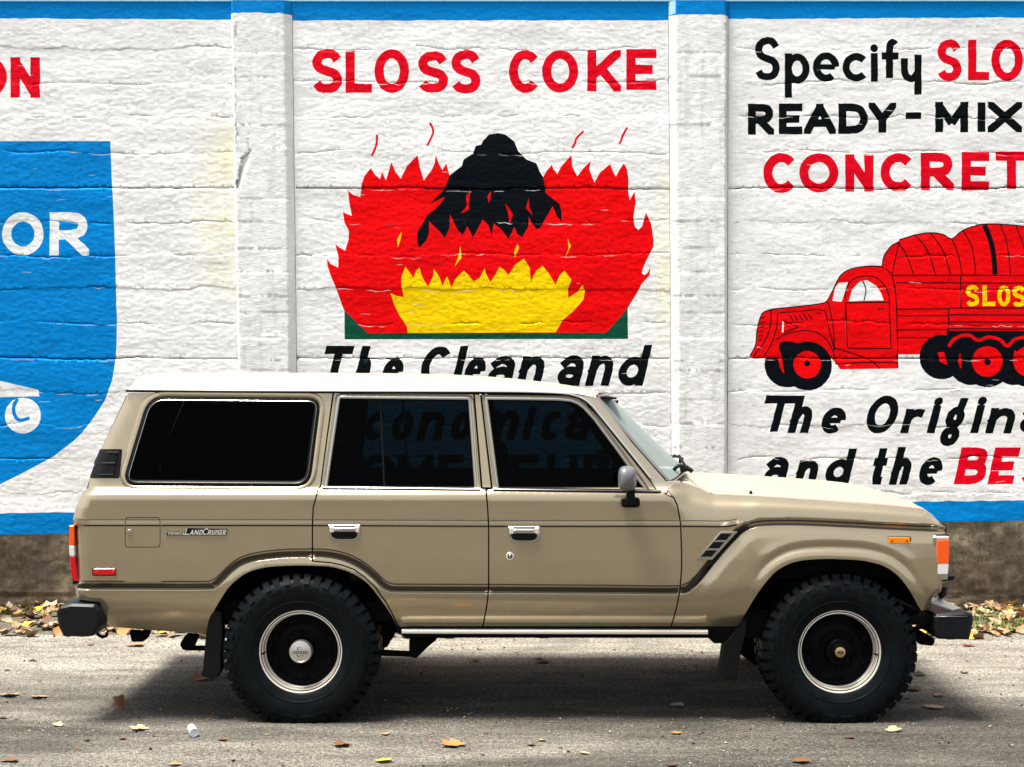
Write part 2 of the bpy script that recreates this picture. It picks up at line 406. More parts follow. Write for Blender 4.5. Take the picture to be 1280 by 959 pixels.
GL = {
 'S': [C((.98, .82), (.78, .97), (.5, 1), (.16, .93), (.03, .74), (.18, .58), (.5, .5), (.84, .42), (.99, .24), (.84, .05), (.5, 0), (.2, .03), (.02, .15))],
 'L': [L((0, 1), (0, 0)), L((0, 0), (1, 0))], 'O': [O(.5, .5, .5, .5)], 'C': [A(.55, .5, .55, .5, 42, 318)],
 'K': [L((0, 1), (0, 0)), L((1, 1), (.08, .38)), L((.33, .6), (1, 0))],
 'E': [L((0, 1), (0, 0)), L((0, 1), (1, 1)), L((0, .5), (.82, .5)), L((0, 0), (1, 0))],
 'F': [L((0, 1), (0, 0)), L((0, 1), (1, 1)), L((0, .5), (.8, .5))],
 'N': [L((0, 1), (0, 0)), L((0, 1), (1, 0)), L((1, 1), (1, 0))],
 'M': [L((0, 1), (0, 0)), L((0, 1), (.5, .22)), L((1, 1), (.5, .22)), L((1, 1), (1, 0))],
 'R': [L((0, 1), (0, 0)), C((0, 1), (.55, 1), (.86, .93), (.95, .75), (.86, .56), (.55, .48), (0, .48)), L((.42, .48), (1, 0))],
 'B': [L((0, 1), (0, 0)), C((0, 1), (.55, 1), (.82, .93), (.88, .77), (.8, .6), (.5, .54), (0, .54)), C((0, .54), (.55, .54), (.88, .46), (.98, .27), (.88, .07), (.55, 0), (0, 0))],
 'A': [L((.5, 1), (0, 0)), L((.5, 1), (1, 0)), L((.2, .3), (.8, .3)), L((.5, 1), (.5, .93))],
 'D': [L((0, 1), (0, 0)), C((0, 1), (.4, 1), (.8, .9), (1, .5), (.8, .1), (.4, 0), (0, 0))],
 'Y': [L((0, 1), (.5, .42)), L((1, 1), (.5, .42)), L((.5, .5), (.5, 0))], 'I': [L((.5, 1), (.5, 0))], 'X': [L((0, 1), (1, 0)), L((1, 1), (0, 0))],
 'T': [L((0, 1), (1, 1)), L((.5, 1), (.5, 0))], 'H': [L((0, 1), (0, 0)), L((1, 1), (1, 0)), L((0, .5), (1, .5))],
 'U': [C((0, 1), (0, .5), (.05, .18), (.25, .02), (.5, 0), (.75, .02), (.95, .18), (1, .5), (1, 1))], '-': [L((0, .5), (1, .5))],
 'h': [L((0, 1), (0, 0)), C((0, .33), (.2, .55), (.55, .64), (.88, .56), (1, .38), (1, 0))],
 'n': [L((0, 1), (0, 0)), C((0, .55), (.2, .85), (.55, 1), (.88, .88), (1, .6), (1, 0))],
 'm': [L((0, 1), (0, 0)), C((0, .55), (.1, .85), (.27, 1), (.44, .88), (.5, .6), (.5, 0)), C((.5, .55), (.6, .85), (.77, 1), (.94, .88), (1, .6), (1, 0))],
 'e': [A(.5, .5, .5, .5, 0, 312), ('B', ((.1, .5), (.97, .5)))],
 'c': [A(.55, .5, .55, .5, 42, 318)], 'l': [L((.5, 1), (.5, 0))], 'o': [O(.5, .5, .5, .5)],
 'a': [C((.06, .85), (.3, 1), (.62, 1), (.92, .86), (1, .6), (1, 0)), O(.5, .26, .5, .26)],
 'd': [O(.5, .32, .5, .32), L((1, 1), (1, 0))], 'p': [O(.5, .69, .5, .31), L((0, 1), (0, 0))],
 'i': [L((.5, .68), (.5, 0)), ('dot', (.5, .95))],
 'f': [C((1, .93), (.75, 1), (.5, .93), (.42, .75), (.42, .5), (.42, 0)), L((0, .62), (.95, .62))],
 'y': [C((0, 1), (0, .65), (.15, .45), (.5, .38), (.8, .45), (1, .6)), L((1, 1), (1, 0))],
 't': [L((.42, 1), (.42, .5), (.42, .12), (.6, 0), (.8, 0)), L((0, .66), (.95, .66))],
 'r': [L((0, 1), (0, 0)), C((0, .6), (.25, .88), (.6, 1), (1, .93))],
 'g': [O(.5, .60, .48, .18), O(.45, .14, .5, .16), L((.72, .7), (.88, 1)), L((.3, .45), (.3, .28))],
}
def glyph(ch, x0, x1, yt, yb, wd, slant=0.0, jit=.5):
    """list of (outer, hole) in photo-trace units, y down"""
    x1 -= slant * (yb - yt)
    ix0, ix1, iy0, iy1 = x0 + wd / 2, x1 - wd / 2, yt + wd / 2, yb - wd / 2
    if ix1 < ix0: ix0 = ix1 = (x0 + x1) / 2
    mp = lambda u, v: (ix0 + u * (ix1 - ix0), iy1 + v * (iy0 - iy1))
    out = []
    for k, p in GL[ch]:
        hole = None
        if k == 'L':
            pts = [mp(*q) for q in p]
            if len(p) == 2 and p[0][0] != p[1][0] and p[0][1] != p[1][1]:
                ee = [wd * .9 if q[1] in (0, 1) and not (ch == 'A' and q[1] == 1) else 0 for q in p]; o = stroke(pts, wd, *ee)
            else: o = stroke(pts, wd, wd * .5)
            o = clipy(o, yt, yb)
            if ch not in 'gy': o = clipy(o, x0 - .3, x1 + .3, 0)
        elif k == 'C':
            o = stroke(catmull([mp(*q) for q in p], 5), wd, wd * (.5 if ch in 'hnmDRBUda' else .0))
            o = clipy(o, yt - .5, yb + .5)
        elif k == 'A':
            cx, cy, rx, ry, a0, a1 = p
            o = stroke([mp(cx + rx * math.cos(R(a0 + (a1 - a0) * i / 20)), cy + ry * math.sin(R(a0 + (a1 - a0) * i / 20))) for i in range(21)], wd)
        elif k == 'O':
            cx, cy, rx, ry = p
            c = mp(cx, cy); ex = abs(mp(cx + rx, cy)[0] - c[0]); ey = abs(mp(cx, cy + ry)[1] - c[1])
            e = lambda s: [(c[0] + (ex + s) * math.cos(2 * math.pi * i / 28), c[1] + (ey + s) * math.sin(2 * math.pi * i / 28)) for i in range(28)]
            o = e(wd / 2); hole = e(-wd / 2) if min(ex, ey) > wd * .55 else None
        elif k == 'B':
            o = stroke([mp(*q) for q in p], wd * .72)
        elif k == 'dot':
            c = mp(*p); o = [(c[0] + wd * .55 * math.cos(i), c[1] + wd * .55 * math.sin(i)) for i in np.linspace(0, 2 * math.pi, 13)[:-1]]
        if not o: continue
        sh = lambda q: (q[0] + slant * (yb - q[1]) + (random.random() - .5) * jit, q[1] + (random.random() - .5) * jit)
        out.append(([sh(q) for q in dens(o, 9)], [sh(q) for q in hole] if hole else None))
    return out
def in_shape(px, py, prims):
    r = np.zeros(len(px), bool)
    for o, h in prims:
        xs = [q[0] for q in o]; ys = [q[1] for q in o]
        s = np.nonzero((px >= min(xs)) & (px <= max(xs)) & (py >= min(ys)) & (py <= max(ys)))[0]
        if len(s) == 0: continue
        a = wn(px[s], py[s], o)
        if h: a &= ~pip(px[s], py[s], h)
        r[s] |= a
    return r
def cdt(points, edges):
    v, e, f, *_ = delaunay_2d_cdt([Vector(p) for p in points], edges, [], 0, 1e-5)
    return np.array([(q.x, q.y) for q in v]), np.array([t for t in f if len(t) == 3])
def loopedges(pts, edges, lp, closed=True):
    b = len(pts); pts += [tuple(map(float, q)) for q in lp]
    edges += [(b + i, b + (i + 1)) for i in range(len(lp) - 1)]
    if closed: edges.append((b + len(lp) - 1, b))

# ================================================================== THE WALL
WD = 11.28; WS = FPX / WD; WY = WD - NEAR
SEAMS = [60, 103, 146, 190, 277, 319, 361, 404, 489, 531, 573, 615]
JOINT = [235, 447.5]
def relief(x, y, key):
    """how far the wall face stands back (m) at trace point x,y"""
    x = np.asarray(x, float); y = np.asarray(y, float)
    r = (vn(x / 70, y / 22, key) - .5) * .005 + (vn(x / 16, y / 6, key + 1) - .5) * .0017 + (vn(x / 5, y / 2.6, key + 2) - .5) * .0022
    allc = sorted(SEAMS + JOINT)
    lv = np.random.default_rng(11 + key).uniform(-.0016, .0016, len(allc) + 2)
    for k, s in enumerate(allc):
        ln = s + (vn(x / 45, k * 3.3, key + 3) - .5) * 7 * (0.4 if s in JOINT else 1) + (vn(x / 7, k * 1.7, key + 4) - .5) * 2.6 * (0.5 if s in JOINT else 1)
        dd = y - ln
        t = np.clip(dd / 1.2 + .5, 0, 1); r += (lv[k + 1] - lv[k]) * t
        if s in JOINT:
            am = .4 + .9 * vn(x / 28, k, key + 5); r += .030 * am * np.clip(1.25 - np.abs(dd) / .75, 0, 1)
        else:
            am = np.clip(vn(x / 26, k * 2.1, key + 6) * 2.8 - 1.15, 0, 1.0); r += .008 * am * np.clip(1.3 - np.abs(dd) / .5, 0, 1)
    return r
def seamline(k, s, key, x):
    return s + (vn(x / 45, k * 3.3, key + 3) - .5) * 7 * (0.4 if s in JOINT else 1) + (vn(x / 7, k * 1.7, key + 4) - .5) * 2.6 * (0.5 if s in JOINT else 1)
def wallpt(x, y, dep):
    return np.stack([(x - 640) / WS, WY + dep, H - (y - 479) / WS], 1)
def wall_sheet(name, outline, shapes, key, parent, basemat, yfun=None, gx=4.0, gy=2.6, seams=False):
    pts = []; edges = []
    loopedges(pts, edges, dens(outline, 5))
    for sname, smat, prims in shapes:
        for o, h in prims:
            loopedges(pts, edges, o)
            if h: loopedges(pts, edges, h)
    xs = [q[0] for q in outline]; ys = [q[1] for q in outline]
    if seams:
        for k, s_ in enumerate(sorted(SEAMS + JOINT)):
            wv_ = .95 if s_ in JOINT else .66; x_ = np.arange(min(xs) + 3, max(xs) - 1, 3.2)
            for of_ in (-wv_, -wv_ * .3, wv_ * .3, wv_):
                ln = np.stack([x_, seamline(k, s_, key, x_) + of_], 1); ok = pip(ln[:, 0], ln[:, 1], offset(outline, .8)); b = len(pts)
                pts += [tuple(q) for q in ln[ok]]; edges += [(b + i, b + i + 1) for i in range(int(ok.sum()) - 1)]
    gxx, gyy = np.meshgrid(np.arange(min(xs) + 2, max(xs) - 1, gx), np.arange(min(ys) + 1.5, max(ys) - 1, gy))
    gxx = gxx + rng.uniform(-.8, .8, gxx.shape); gyy = gyy + rng.uniform(-.4, .4, gyy.shape)
    g = np.stack([gxx.ravel(), gyy.ravel()], 1); g = g[pip(g[:, 0], g[:, 1], offset(outline, .8))]
    pts += [tuple(q) for q in g]
    v, f = cdt(pts, edges)
    c = v[f].mean(1)
    keep = pip(c[:, 0], c[:, 1], outline); f = f[keep]; c = c[keep]
    ids = np.zeros(len(f), int)
    for i, (sname, smat, prims) in enumerate(shapes):
        ids[in_shape(c[:, 0], c[:, 1], prims)] = i + 1
    fn = yfun or (lambda x, y: relief(x, y, key))
    P = wallpt(v[:, 0], v[:, 1], fn(v[:, 0], v[:, 1]))
    e = .3
    gx_ = (fn(v[:, 0] + e, v[:, 1]) - fn(v[:, 0] - e, v[:, 1])) * WS / (2 * e)
    gz_ = -(fn(v[:, 0], v[:, 1] + e) - fn(v[:, 0], v[:, 1] - e)) * WS / (2 * e)
    nr = np.stack([gx_, -np.ones(len(v)), gz_], 1); nr /= np.linalg.norm(nr, axis=1)[:, None]
    a = P[f[:, 1]] - P[f[:, 0]]; b = P[f[:, 2]] - P[f[:, 0]]
    fl = np.cross(a, b)[:, 1] > 0; f[fl] = f[fl][:, ::-1]
    res = []
    for i in range(len(shapes) + 1):
        s = f[ids == i]
        if len(s) == 0: continue
        u, inv = np.unique(s, return_inverse=True); ff = inv.reshape(s.shape)
        nm, mt = (name, basemat) if i == 0 else shapes[i - 1][:2]
        o = mk(nm, P[u], ff, mt, parent, True, [tuple(nr[q]) for q in s.ravel()])
        res.append(o)
    return res

def sliver(x0, ln, yf, th, r_):
    n = max(3, int(ln / 3)); up, dn = [], []
    for i in range(n + 1):
        x = x0 + ln * i / n; y = yf(x) + r_.uniform(-.4, .4); h = th * r_.uniform(.25, 1) * math.sin(math.pi * min(max(i / n, .04), .96)) ** .5
        up.append((x, y - h / 2)); dn.append((x, y + h / 2))
    return up + dn[::-1]
def wear(key, x0, x1):
    '''flakes of missing paint below the board lines, and open cracks along the two cold joints'''
    r_ = random.Random(key * 7 + 1); chips, cracks = [], []
    for k, s_ in enumerate(sorted(SEAMS + JOINT)):
        j = s_ in JOINT; yf = lambda x: float(seamline(k, s_, key, np.array([x]))[0]); x = x0 + r_.uniform(0, 30)
        while x < x1 - 45:
            ln = r_.uniform(5, 34)
            if r_.random() < .6: chips.append((sliver(x, ln, lambda q: yf(q) + 1.9 + (1 if j else 0), r_.uniform(.5, 1.35), r_), None))
            x += ln + r_.uniform(4, 45)
        x = x0 + 3
        while x < x1 - 45:
            ln = r_.uniform(14, 60) if j else r_.uniform(6, 26)
            if r_.random() < (.85 if j else .3): cracks.append((sliver(x, ln, yf, r_.uniform(1.2, 2.6) if j else r_.uniform(.5, 1.1), r_), None))
            x += ln + r_.uniform(2, 25)
    for _ in range(int((x1 - x0) / 14)):
        x = r_.uniform(x0, x1 - 30); y = r_.uniform(35, 630); a = r_.uniform(-.12, .12); chips.append((sliver(x, r_.uniform(4, 16), lambda q: y + a * (q - x), r_.uniform(.5, 1.1), r_), None))
    return [('paint_chip', M['chip'], chips), ('wall_crack', M['crack'], cracks)]
wall = bpy.data.objects.new('mural_wall', None); col.objects.link(wall); wall.location = (0, WY, 0)
tag(wall, 'board-marked concrete wall painted white with blue bands, red lettering, flames and a red truck', 'wall')

def word(name, mat, items, wd, slant=0.0, jit=.6):
    return [(name, M[mat], glyph(ch, x0, x1, yt, yb, wd, slant, jit)) for ch, x0, x1, yt, yb in items]
def circ(cx, cy, r, n=26, j=.5):
    return [(cx + (r + (random.random() - .5) * j) * math.cos(2 * math.pi * i / n), cy + (r + (random.random() - .5) * j) * math.sin(2 * math.pi * i / n)) for i in range(n)]
def shp(name, mat, *polys): return (name, M[mat], [(dens(list(p), 7), None) for p in polys])
def lines(name, mat, wd, *pls): return (name, M[mat], [(stroke(p if len(p) == 2 else catmull(list(p), 4), wd), None) for p in pls])
def wob(x0, x1, y0, y1, amp, st=6, seed=0):
    n = int(abs(x1 - x0) / st); return [(x0 + (x1 - x0) * i / n, y0 + (y1 - y0) * i / n + (float(vn(i * .8, seed, seed)) - .5) * amp) for i in range(n + 1)]
BT = lambda x: 641 - 16 * x / 1280      # upper edge of the low blue band
BB = lambda x: 668 - 17.5 * x / 1280    # its lower edge

# ---- left bay
EL = (288, 297.5)      # x of post edge at top / bottom
lx = lambda e, y: e[0] + (e[1] - e[0]) * min(1, y / 480)
left_out = [(-90, 2)] + [(lx(EL, y) + .5, y) for y in range(2, 650, 24)] + wob(297, -90, BB(297), BB(-90), 1.6, 8, 3)
S = []
S.append(shp('blue_band', 'blue', wob(-95, 300, 22, 24.3, 1.2, 7, 1) + [(300, 0), (-95, 0)]))
S.append(shp('blue_band', 'blue', wob(-95, 300, BT(-95), BT(300), 2.4, 7, 2) + [(300, 675), (-95, 675)]))
shield = [(-80, 176), (138, 176), (139.5, 220), (141, 245), (143, 290), (144, 320), (146, 400), (145.5, 430), (144.5, 448), (140.7, 474), (131, 500), (121, 516), (112.6, 528), (102, 541), (90, 552.6), (67.5, 569.5), (45, 582), (20, 595), (0, 605), (-30, 616), (-80, 626)]
S.append(shp('painted_shield', 'blue', shield))
S += word('painted_letter', 'palewhite', [('O', 2.5, 54.5, 265, 319), ('R', 62, 111, 265, 319), ('T', -52, -4, 265, 319)], 11.5)
S += word('painted_letter', 'crimson', [('N', 13, 50, 71, 122), ('O', -36, 8.5, 71, 121)], 12)
S.append(shp('painted_roller', 'palewhite', [(-60, 470), (0, 475.6), (22.5, 481), (48, 487), (49, 495), (0, 496), (-60, 497)], circ(28.5, 519, 22.5)))
S.append(lines('painted_arc', 'blue', 4.5, [(22, 498), (17, 508), (18.5, 519), (25, 525), (37, 522)]))
S += wear(1, -60, 284)
wall_sheet('wall_panel', left_out, S, 1, wall, M['wall_white'], seams=True)

# ---- middle bay
EM0 = (365.5, 371.5); EM1 = (835, 838.5)
mid_out = [(EM0[0], 2), (EM1[0], 2)] + [(lx(EM1, y), y) for y in range(24, 620, 24)] + wob(838, 371, BB(838), BB(371), 1.6, 8, 5) + [(lx(EM0, y), y) for y in range(648, 3, -24)]
S = []
S.append(shp('blue_band', 'blue', wob(360, 842, 25.3, 25, 1.4, 7, 6) + [(842, 0), (360, 0)]))
S.append(shp('blue_band', 'blue', wob(360, 842, BT(360), BT(842), 2, 7, 7) + [(842, 680), (360, 680)]))
S += word('painted_letter', 'crimson', [('S', 389.5, 428, 61, 116), ('L', 432, 465, 63, 115.5), ('O', 468, 511.5, 61, 116), ('S', 522, 560.5, 64, 115.5), ('S', 563.5, 601, 62, 116.5),
     ('C', 636, 675, 62, 116), ('O', 677.5, 723, 62, 115.5), ('K', 734, 776, 62, 114), ('E', 783, 820.5, 61, 112)], 11.6)
S.append(shp('painted_grate', 'green', [(430.5, 386), (784.5, 380), (785, 423.3), (430.8, 423.8)]))
flame = [(459.7, 416), (450, 407), (429.6, 386.6), (421, 362.6), (413, 343), (409.5, 332), (408.5, 323), (414, 330), (422.7, 334), (423.2, 321), (421, 312.7), (419, 304.5), (424.4, 309), (431.3, 312.7), (435.6, 299), (436, 288), (430.4, 277.6), (428.5, 264.7),
 (433.9, 267.3), (439.9, 269.3), (436.4, 251.8), (435, 238), (441.6, 243.2), (450.2, 245.8), (452.3, 229.4), (455.4, 220), (463.6, 209.5), (468.3, 217.4), (475, 223.4), (477.7, 214.5), (482.5, 225), (486.3, 212.2), (489.2, 202), (494, 214), (501, 223), (508.7, 207), (522, 193.5),
 (525, 208.8), (529.7, 225), (539.6, 212.2), (543.4, 203.6), (544.8, 193), (548.2, 203.6), (553, 212.2), (557.7, 203.8), (562, 219), (600, 230), (679, 220.6), (683.5, 213), (690, 205.5), (692, 211.3), (696.6, 217), (701.3, 207.5), (714.4, 193.3), (715.4, 207.5), (721.6, 220), (729.5, 209.4), (738.5, 200.8), (736.6, 211.3), (743, 228), (750, 215),
 (762.9, 204.5), (766, 213.2), (769.8, 220.5), (774.5, 211.3), (780, 203.6), (783.9, 211.3), (785.7, 224.4), (785.4, 239.4), (787.2, 249.6), (793.2, 239), (794.7, 252.6), (791.7, 271.3), (793.2, 282.6), (798, 287.3), (802.6, 282.6), (807.3, 265), (813.9, 278.8), (817, 299.5), (816.7, 308), (810, 321.3), (804.5, 332.5), (802.3, 341), (805.4, 344),
 (810, 340), (813, 332.3), (812, 343.8), (802.6, 354), (795, 368), (785.7, 383), (773.5, 398), (759.5, 413.6), (757, 415.5)]
S.append(shp('painted_flame', 'red', flame))
yel = [(509.5, 416), (508.7, 407.3), (500, 395), (493.2, 381.5), (488, 366), (495, 369.4), (505, 371), (501.8, 357.4), (501.8, 345.4), (506.6, 333), (512, 340), (516.8, 347.3), (519.9, 338.5), (524.2, 334), (527.6, 345.4), (534.8, 358.5), (541.4, 345.4), (542.2, 335.7), (549, 345.4), (553, 357), (558.6, 345.2), (564.6, 359), (568.9, 348.8), (579.7, 338),
 (586, 344), (592, 351.4), (599.8, 347), (605.9, 335.2), (607, 341), (612.8, 352.4), (619.7, 342), (624.4, 333), (630, 337), (635.6, 343.4), (644, 330.6), (654.8, 322.8), (662, 334.4), (663.4, 352), (670.4, 338), (678.4, 332), (686.3, 342), (694.4, 355.6), (699.4, 343.8), (705.4, 338), (714.4, 349.4), (709.8, 360.7), (710.3, 372), (722, 364.4), (728, 356), (731, 362.6), (729.5, 373.8), (716.3, 388.8), (703, 400), (694.7, 415)]
S.append(shp('painted_flame', 'yellow', yel))
coal = [(562, 219), (577.5, 207), (579.2, 199.3), (591.2, 191.6), (594.7, 182), (601.6, 180.4), (603.8, 175.6), (611.3, 167.8), (622.5, 165.9), (631.9, 168), (643, 176.6), (647.8, 188.8), (658, 199), (670.4, 203.8), (675, 215), (678.8, 220.7), (682.6, 241.3), (692, 248.8), (699.4, 254.4), (701.9, 263.8), (702, 276.8), (695.7, 269.5), (691, 257.1), (682.6, 271.3), (675, 284.5),
 (670.4, 286), (664.7, 278.8), (661, 270.2), (661, 282.6), (652.5, 296), (646, 292), (643, 283.3), (635.6, 298.8), (628, 288), (616.9, 278.6), (615, 294.6), (610.3, 280.7), (603.3, 274), (598, 284.5), (590.9, 296.7), (587.8, 289.6), (584.4, 282.6), (578, 293.8), (570.6, 284.5), (562.5, 267.6), (562, 284.5), (556, 297), (550, 289.6), (536.5, 276.5), (536.2, 291.4),
 (532.8, 300.6), (524.2, 309.4), (521.6, 302.4), (521.6, 290.3), (527.6, 280), (534.5, 268), (544.8, 260.4), (551.7, 252.7), (556, 245.6), (544.8, 251), (538, 253.7), (544.8, 246.6), (555, 236.3), (559.4, 226)]
S.append(shp('painted_coal_heap', 'black', coal))
S.append(shp('painted_ember', 'red', [(587.8, 237.5), (582.6, 245), (583.5, 257), (576, 266.6), (586, 262), (586.6, 246.6)], [(614, 238), (609.2, 245), (610.9, 253.7), (613, 247)], [(631.5, 254.6), (635.6, 267.6), (636.6, 281.4), (641, 267.6), (636.6, 260)],
     [(661, 247), (657.6, 260), (665.9, 268.4), (661, 258)]))
S.append(shp('painted_spark', 'yellow', [(502, 289.3), (496.4, 299), (497.3, 308.6), (500.2, 300)], [(575.4, 307.3), (572.6, 321.3), (568.3, 332.7), (577, 321.5)], [(646.9, 304.2), (642.6, 315), (643.5, 321.8), (648.8, 309)], [(709.6, 298.2), (710.8, 310), (705.8, 323), (713.6, 307)]))
S.append(lines('painted_spark', 'crimson', 2.8, [(471.4, 168), (470.6, 180), (467, 190), (464.6, 194.5)], [(537.2, 153), (541.6, 163), (538, 174), (534, 181.6)], [(729.5, 163.8), (721, 172), (718.5, 179), (715.2, 184.8)], [(784, 159), (778.5, 169), (776.5, 175), (774, 179.6)]))
sl = .24
S += word('painted_letter', 'ink', [('T', 396, 443, 432, 482), ('h', 441, 470, 432, 482), ('e', 474, 508, 447, 482), ('C', 521, 567, 432.5, 482), ('l', 564, 585.5, 432, 482), ('e', 577, 611, 446, 482), ('a', 607, 647, 445, 482), ('n', 645, 684, 445, 482),
     ('a', 694, 733, 444, 482), ('n', 731, 770, 444, 482), ('d', 769, 815.5, 430.5, 482)], 10.3, sl)
S += word('painted_letter', 'ink', [('E', 410, 449, 500, 550), ('c', 452, 484, 514, 550), ('o', 486, 521, 514, 550), ('n', 520, 559, 514, 550), ('o', 560, 595, 514, 550), ('m', 596, 652, 513, 550), ('i', 652, 672, 506, 550), ('c', 673, 705, 513, 550), ('a', 703, 742, 512, 550), ('l', 752, 773, 500, 550)], 10.3, sl)
S += word('painted_letter', 'ink', [('H', 409, 447, 568, 610), ('O', 452, 495, 568, 610), ('M', 497, 542, 568, 610), ('E', 549, 580, 568, 610), ('F', 638.6, 673, 568, 612), ('U', 684, 722, 568, 612), ('E', 730, 758, 568, 612), ('L', 765, 795, 568, 612)], 10.3)
S += wear(2, 374, 832)
wall_sheet('wall_panel', mid_out, S, 2, wall, M['wall_white'], seams=True)

# ---- right bay
ER0 = (910.5, 909.5)
right_out = [(ER0[0], 2), (1375, 2)] + wob(1375, 909, BB(1375), BB(909), 1.6, 8, 9) + [(909.5, 620), (910, 300)]
S = []
S.append(shp('blue_band', 'blue', wob(900, 1385, 23.4, 21, 1.6, 7, 10) + [(1385, 0), (900, 0)]))
S.append(shp('blue_band', 'blue', wob(900, 1385, BT(900), BT(1385), 2, 7, 11) + [(1385, 680), (900, 680)]))
S += word('painted_letter', 'ink', [('S', 943, 975, 46, 100), ('p', 981, 1012, 66.5, 121.8), ('e', 1016, 1049, 65, 102), ('c', 1053, 1085, 66, 101.5), ('i', 1087.5, 1098, 53.5, 102), ('f', 1102, 1123.5, 48, 102), ('y', 1126, 1152, 68, 118)], 9.0)
S += word('painted_letter', 'crimson', [('S', 1171, 1202, 49, 101), ('L', 1210, 1236.5, 49.5, 100), ('O', 1239, 1279, 49, 101), ('S', 1286, 1318, 49, 101), ('S', 1322, 1354, 49, 101)], 10.5)
S += word('painted_letter', 'ink', [('R', 935, 967.5, 129.5, 168), ('E', 973.6, 1003, 129, 167.5), ('A', 1005, 1044.5, 129, 167), ('D', 1048, 1085, 129, 167), ('Y', 1086, 1120, 128, 165.5), ('-', 1132, 1151.6, 140, 148.5), ('M', 1169, 1210, 127, 165), ('I', 1221.5, 1232, 127.5, 164.5), ('X', 1235, 1277.5, 127, 165), ('E', 1283, 1310, 127, 165), ('D', 1315, 1350, 127, 165)], 9.8)
S += word('painted_letter', 'crimson', [('C', 954, 996, 191, 241), ('O', 999, 1048, 191, 240.5), ('N', 1056.5, 1091.8, 192.5, 239), ('C', 1100.5, 1142.5, 191, 239), ('R', 1151, 1192, 190.5, 237.5), ('E', 1202, 1236.5, 189.5, 237.5), ('T', 1244.5, 1284, 189, 236), ('E', 1290, 1324, 189, 236)], 11.5)
S += word('painted_letter', 'ink', [('T', 946, 1000, 494, 539.5), ('h', 984, 1022, 494, 541), ('e', 1023, 1061, 509, 541.5), ('O', 1078, 1128, 494, 541.5), ('r', 1125, 1161, 510.5, 541), ('i', 1157, 1181, 495, 541), ('g', 1173, 1212, 497, 556.5), ('i', 1211, 1236, 494, 541), ('n', 1231, 1272, 509.5, 541.5), ('a', 1272, 1310, 508, 541), ('l', 1309, 1333, 492, 541)], 10.0, .26)
S += word('painted_letter', 'ink', [('a', 952, 989, 571, 606.5), ('n', 992, 1026, 575, 606), ('d', 1028, 1071.5, 560.5, 606), ('t', 1085, 1114, 560, 605.5), ('h', 1110.5, 1146, 558.5, 605.5), ('e', 1145, 1182, 571, 606)], 10.0, .26)
S += word('painted_letter', 'crimson', [('B', 1192, 1240, 559, 605), ('E', 1234, 1276, 559, 605), ('S', 1274, 1314, 559, 605), ('T', 1312, 1352, 559, 605)], 11.3, .22)
truck = [(937, 445), (944.6, 430), (946, 412.3), (952, 391.5), (963.9, 386.2), (998, 382.6), (1027.7, 379), (1035, 373.7), (1045.6, 353), (1051.5, 342.5), (1066.4, 335), (1090, 332), (1103, 331.5), (1105, 320), (1114, 306.8), (1123.4, 300.5), (1124.3, 298.4), (1143.6, 292.5), (1163, 290.3), (1179.3, 293), (1189.7, 298), (1203, 287.5), (1220.9, 281), (1241.7, 279.5), (1265, 281), (1300, 284), (1345, 300),
         (1372, 330), (1372, 420), (1185, 425), (1185, 456), (1174.8, 452.4), (1172, 443), (1122, 442.6), (1122, 460.4), (1050, 461.3), (1045.6, 454), (1038, 447), (978, 447), (942, 447)]
S.append(shp('painted_truck', 'red', truck))
S.append(shp('painted_wheel', 'black', circ(1009.3, 457, 30.8), circ(984.5, 455, 29), circ(1177, 446, 28), circ(1214, 452, 29), circ(1234, 453, 30.8), circ(1286, 453, 30.8), circ(1268, 452, 29), [(1192, 420), (1215, 420), (1215, 440), (1192, 440)], [(1183, 413), (1375, 413), (1375, 428), (1183, 425)]))
S.append(shp('painted_truck', 'red', [(937, 445), (944, 431), (948, 415), (975, 412), (974, 430), (972, 447), (942, 447.5)], [(972.5, 430), (977, 446), (980.5, 467.5), (975, 459), (972.5, 447)]))
S.append(lines('painted_mudguard', 'red', 4, [(1186, 433), (1192, 424), (1203, 419), (1213, 419), (1222, 425), (1235, 421), (1249, 424), (1259, 432), (1268, 424), (1280, 421)]))
S.append(shp('painted_hub', 'red', circ(1009, 455.5, 17.2), circ(1234, 451.5, 19.2), circ(1286, 451.5, 19.2), [(1199, 442), (1197.5, 452), (1200.5, 460.5), (1202, 459), (1201, 442)], [(1268, 437), (1266, 452), (1271, 463), (1272, 461), (1270, 438)], [(1172, 440), (1180, 440), (1184, 456), (1175, 452)]))
S.append(shp('painted_hub_dot', 'black', circ(1009, 454, 4, 12), circ(1234.3, 452, 4.3, 12), circ(1286, 452, 4.3, 12)))
S.append(shp('painted_cab_window', 'palewhite', [(1040.5, 375.6), (1044, 359), (1048.5, 353.3), (1059.8, 352.3), (1056, 364.8), (1052, 376.7)], [(1061, 376), (1065, 361.8), (1075, 351.4), (1084, 349.8), (1096, 357.4), (1102, 367.7), (1104.3, 375)]))
T = lambda *p: [(900 + x / 3.366, 240 + y / 3.366) for x, y in p]
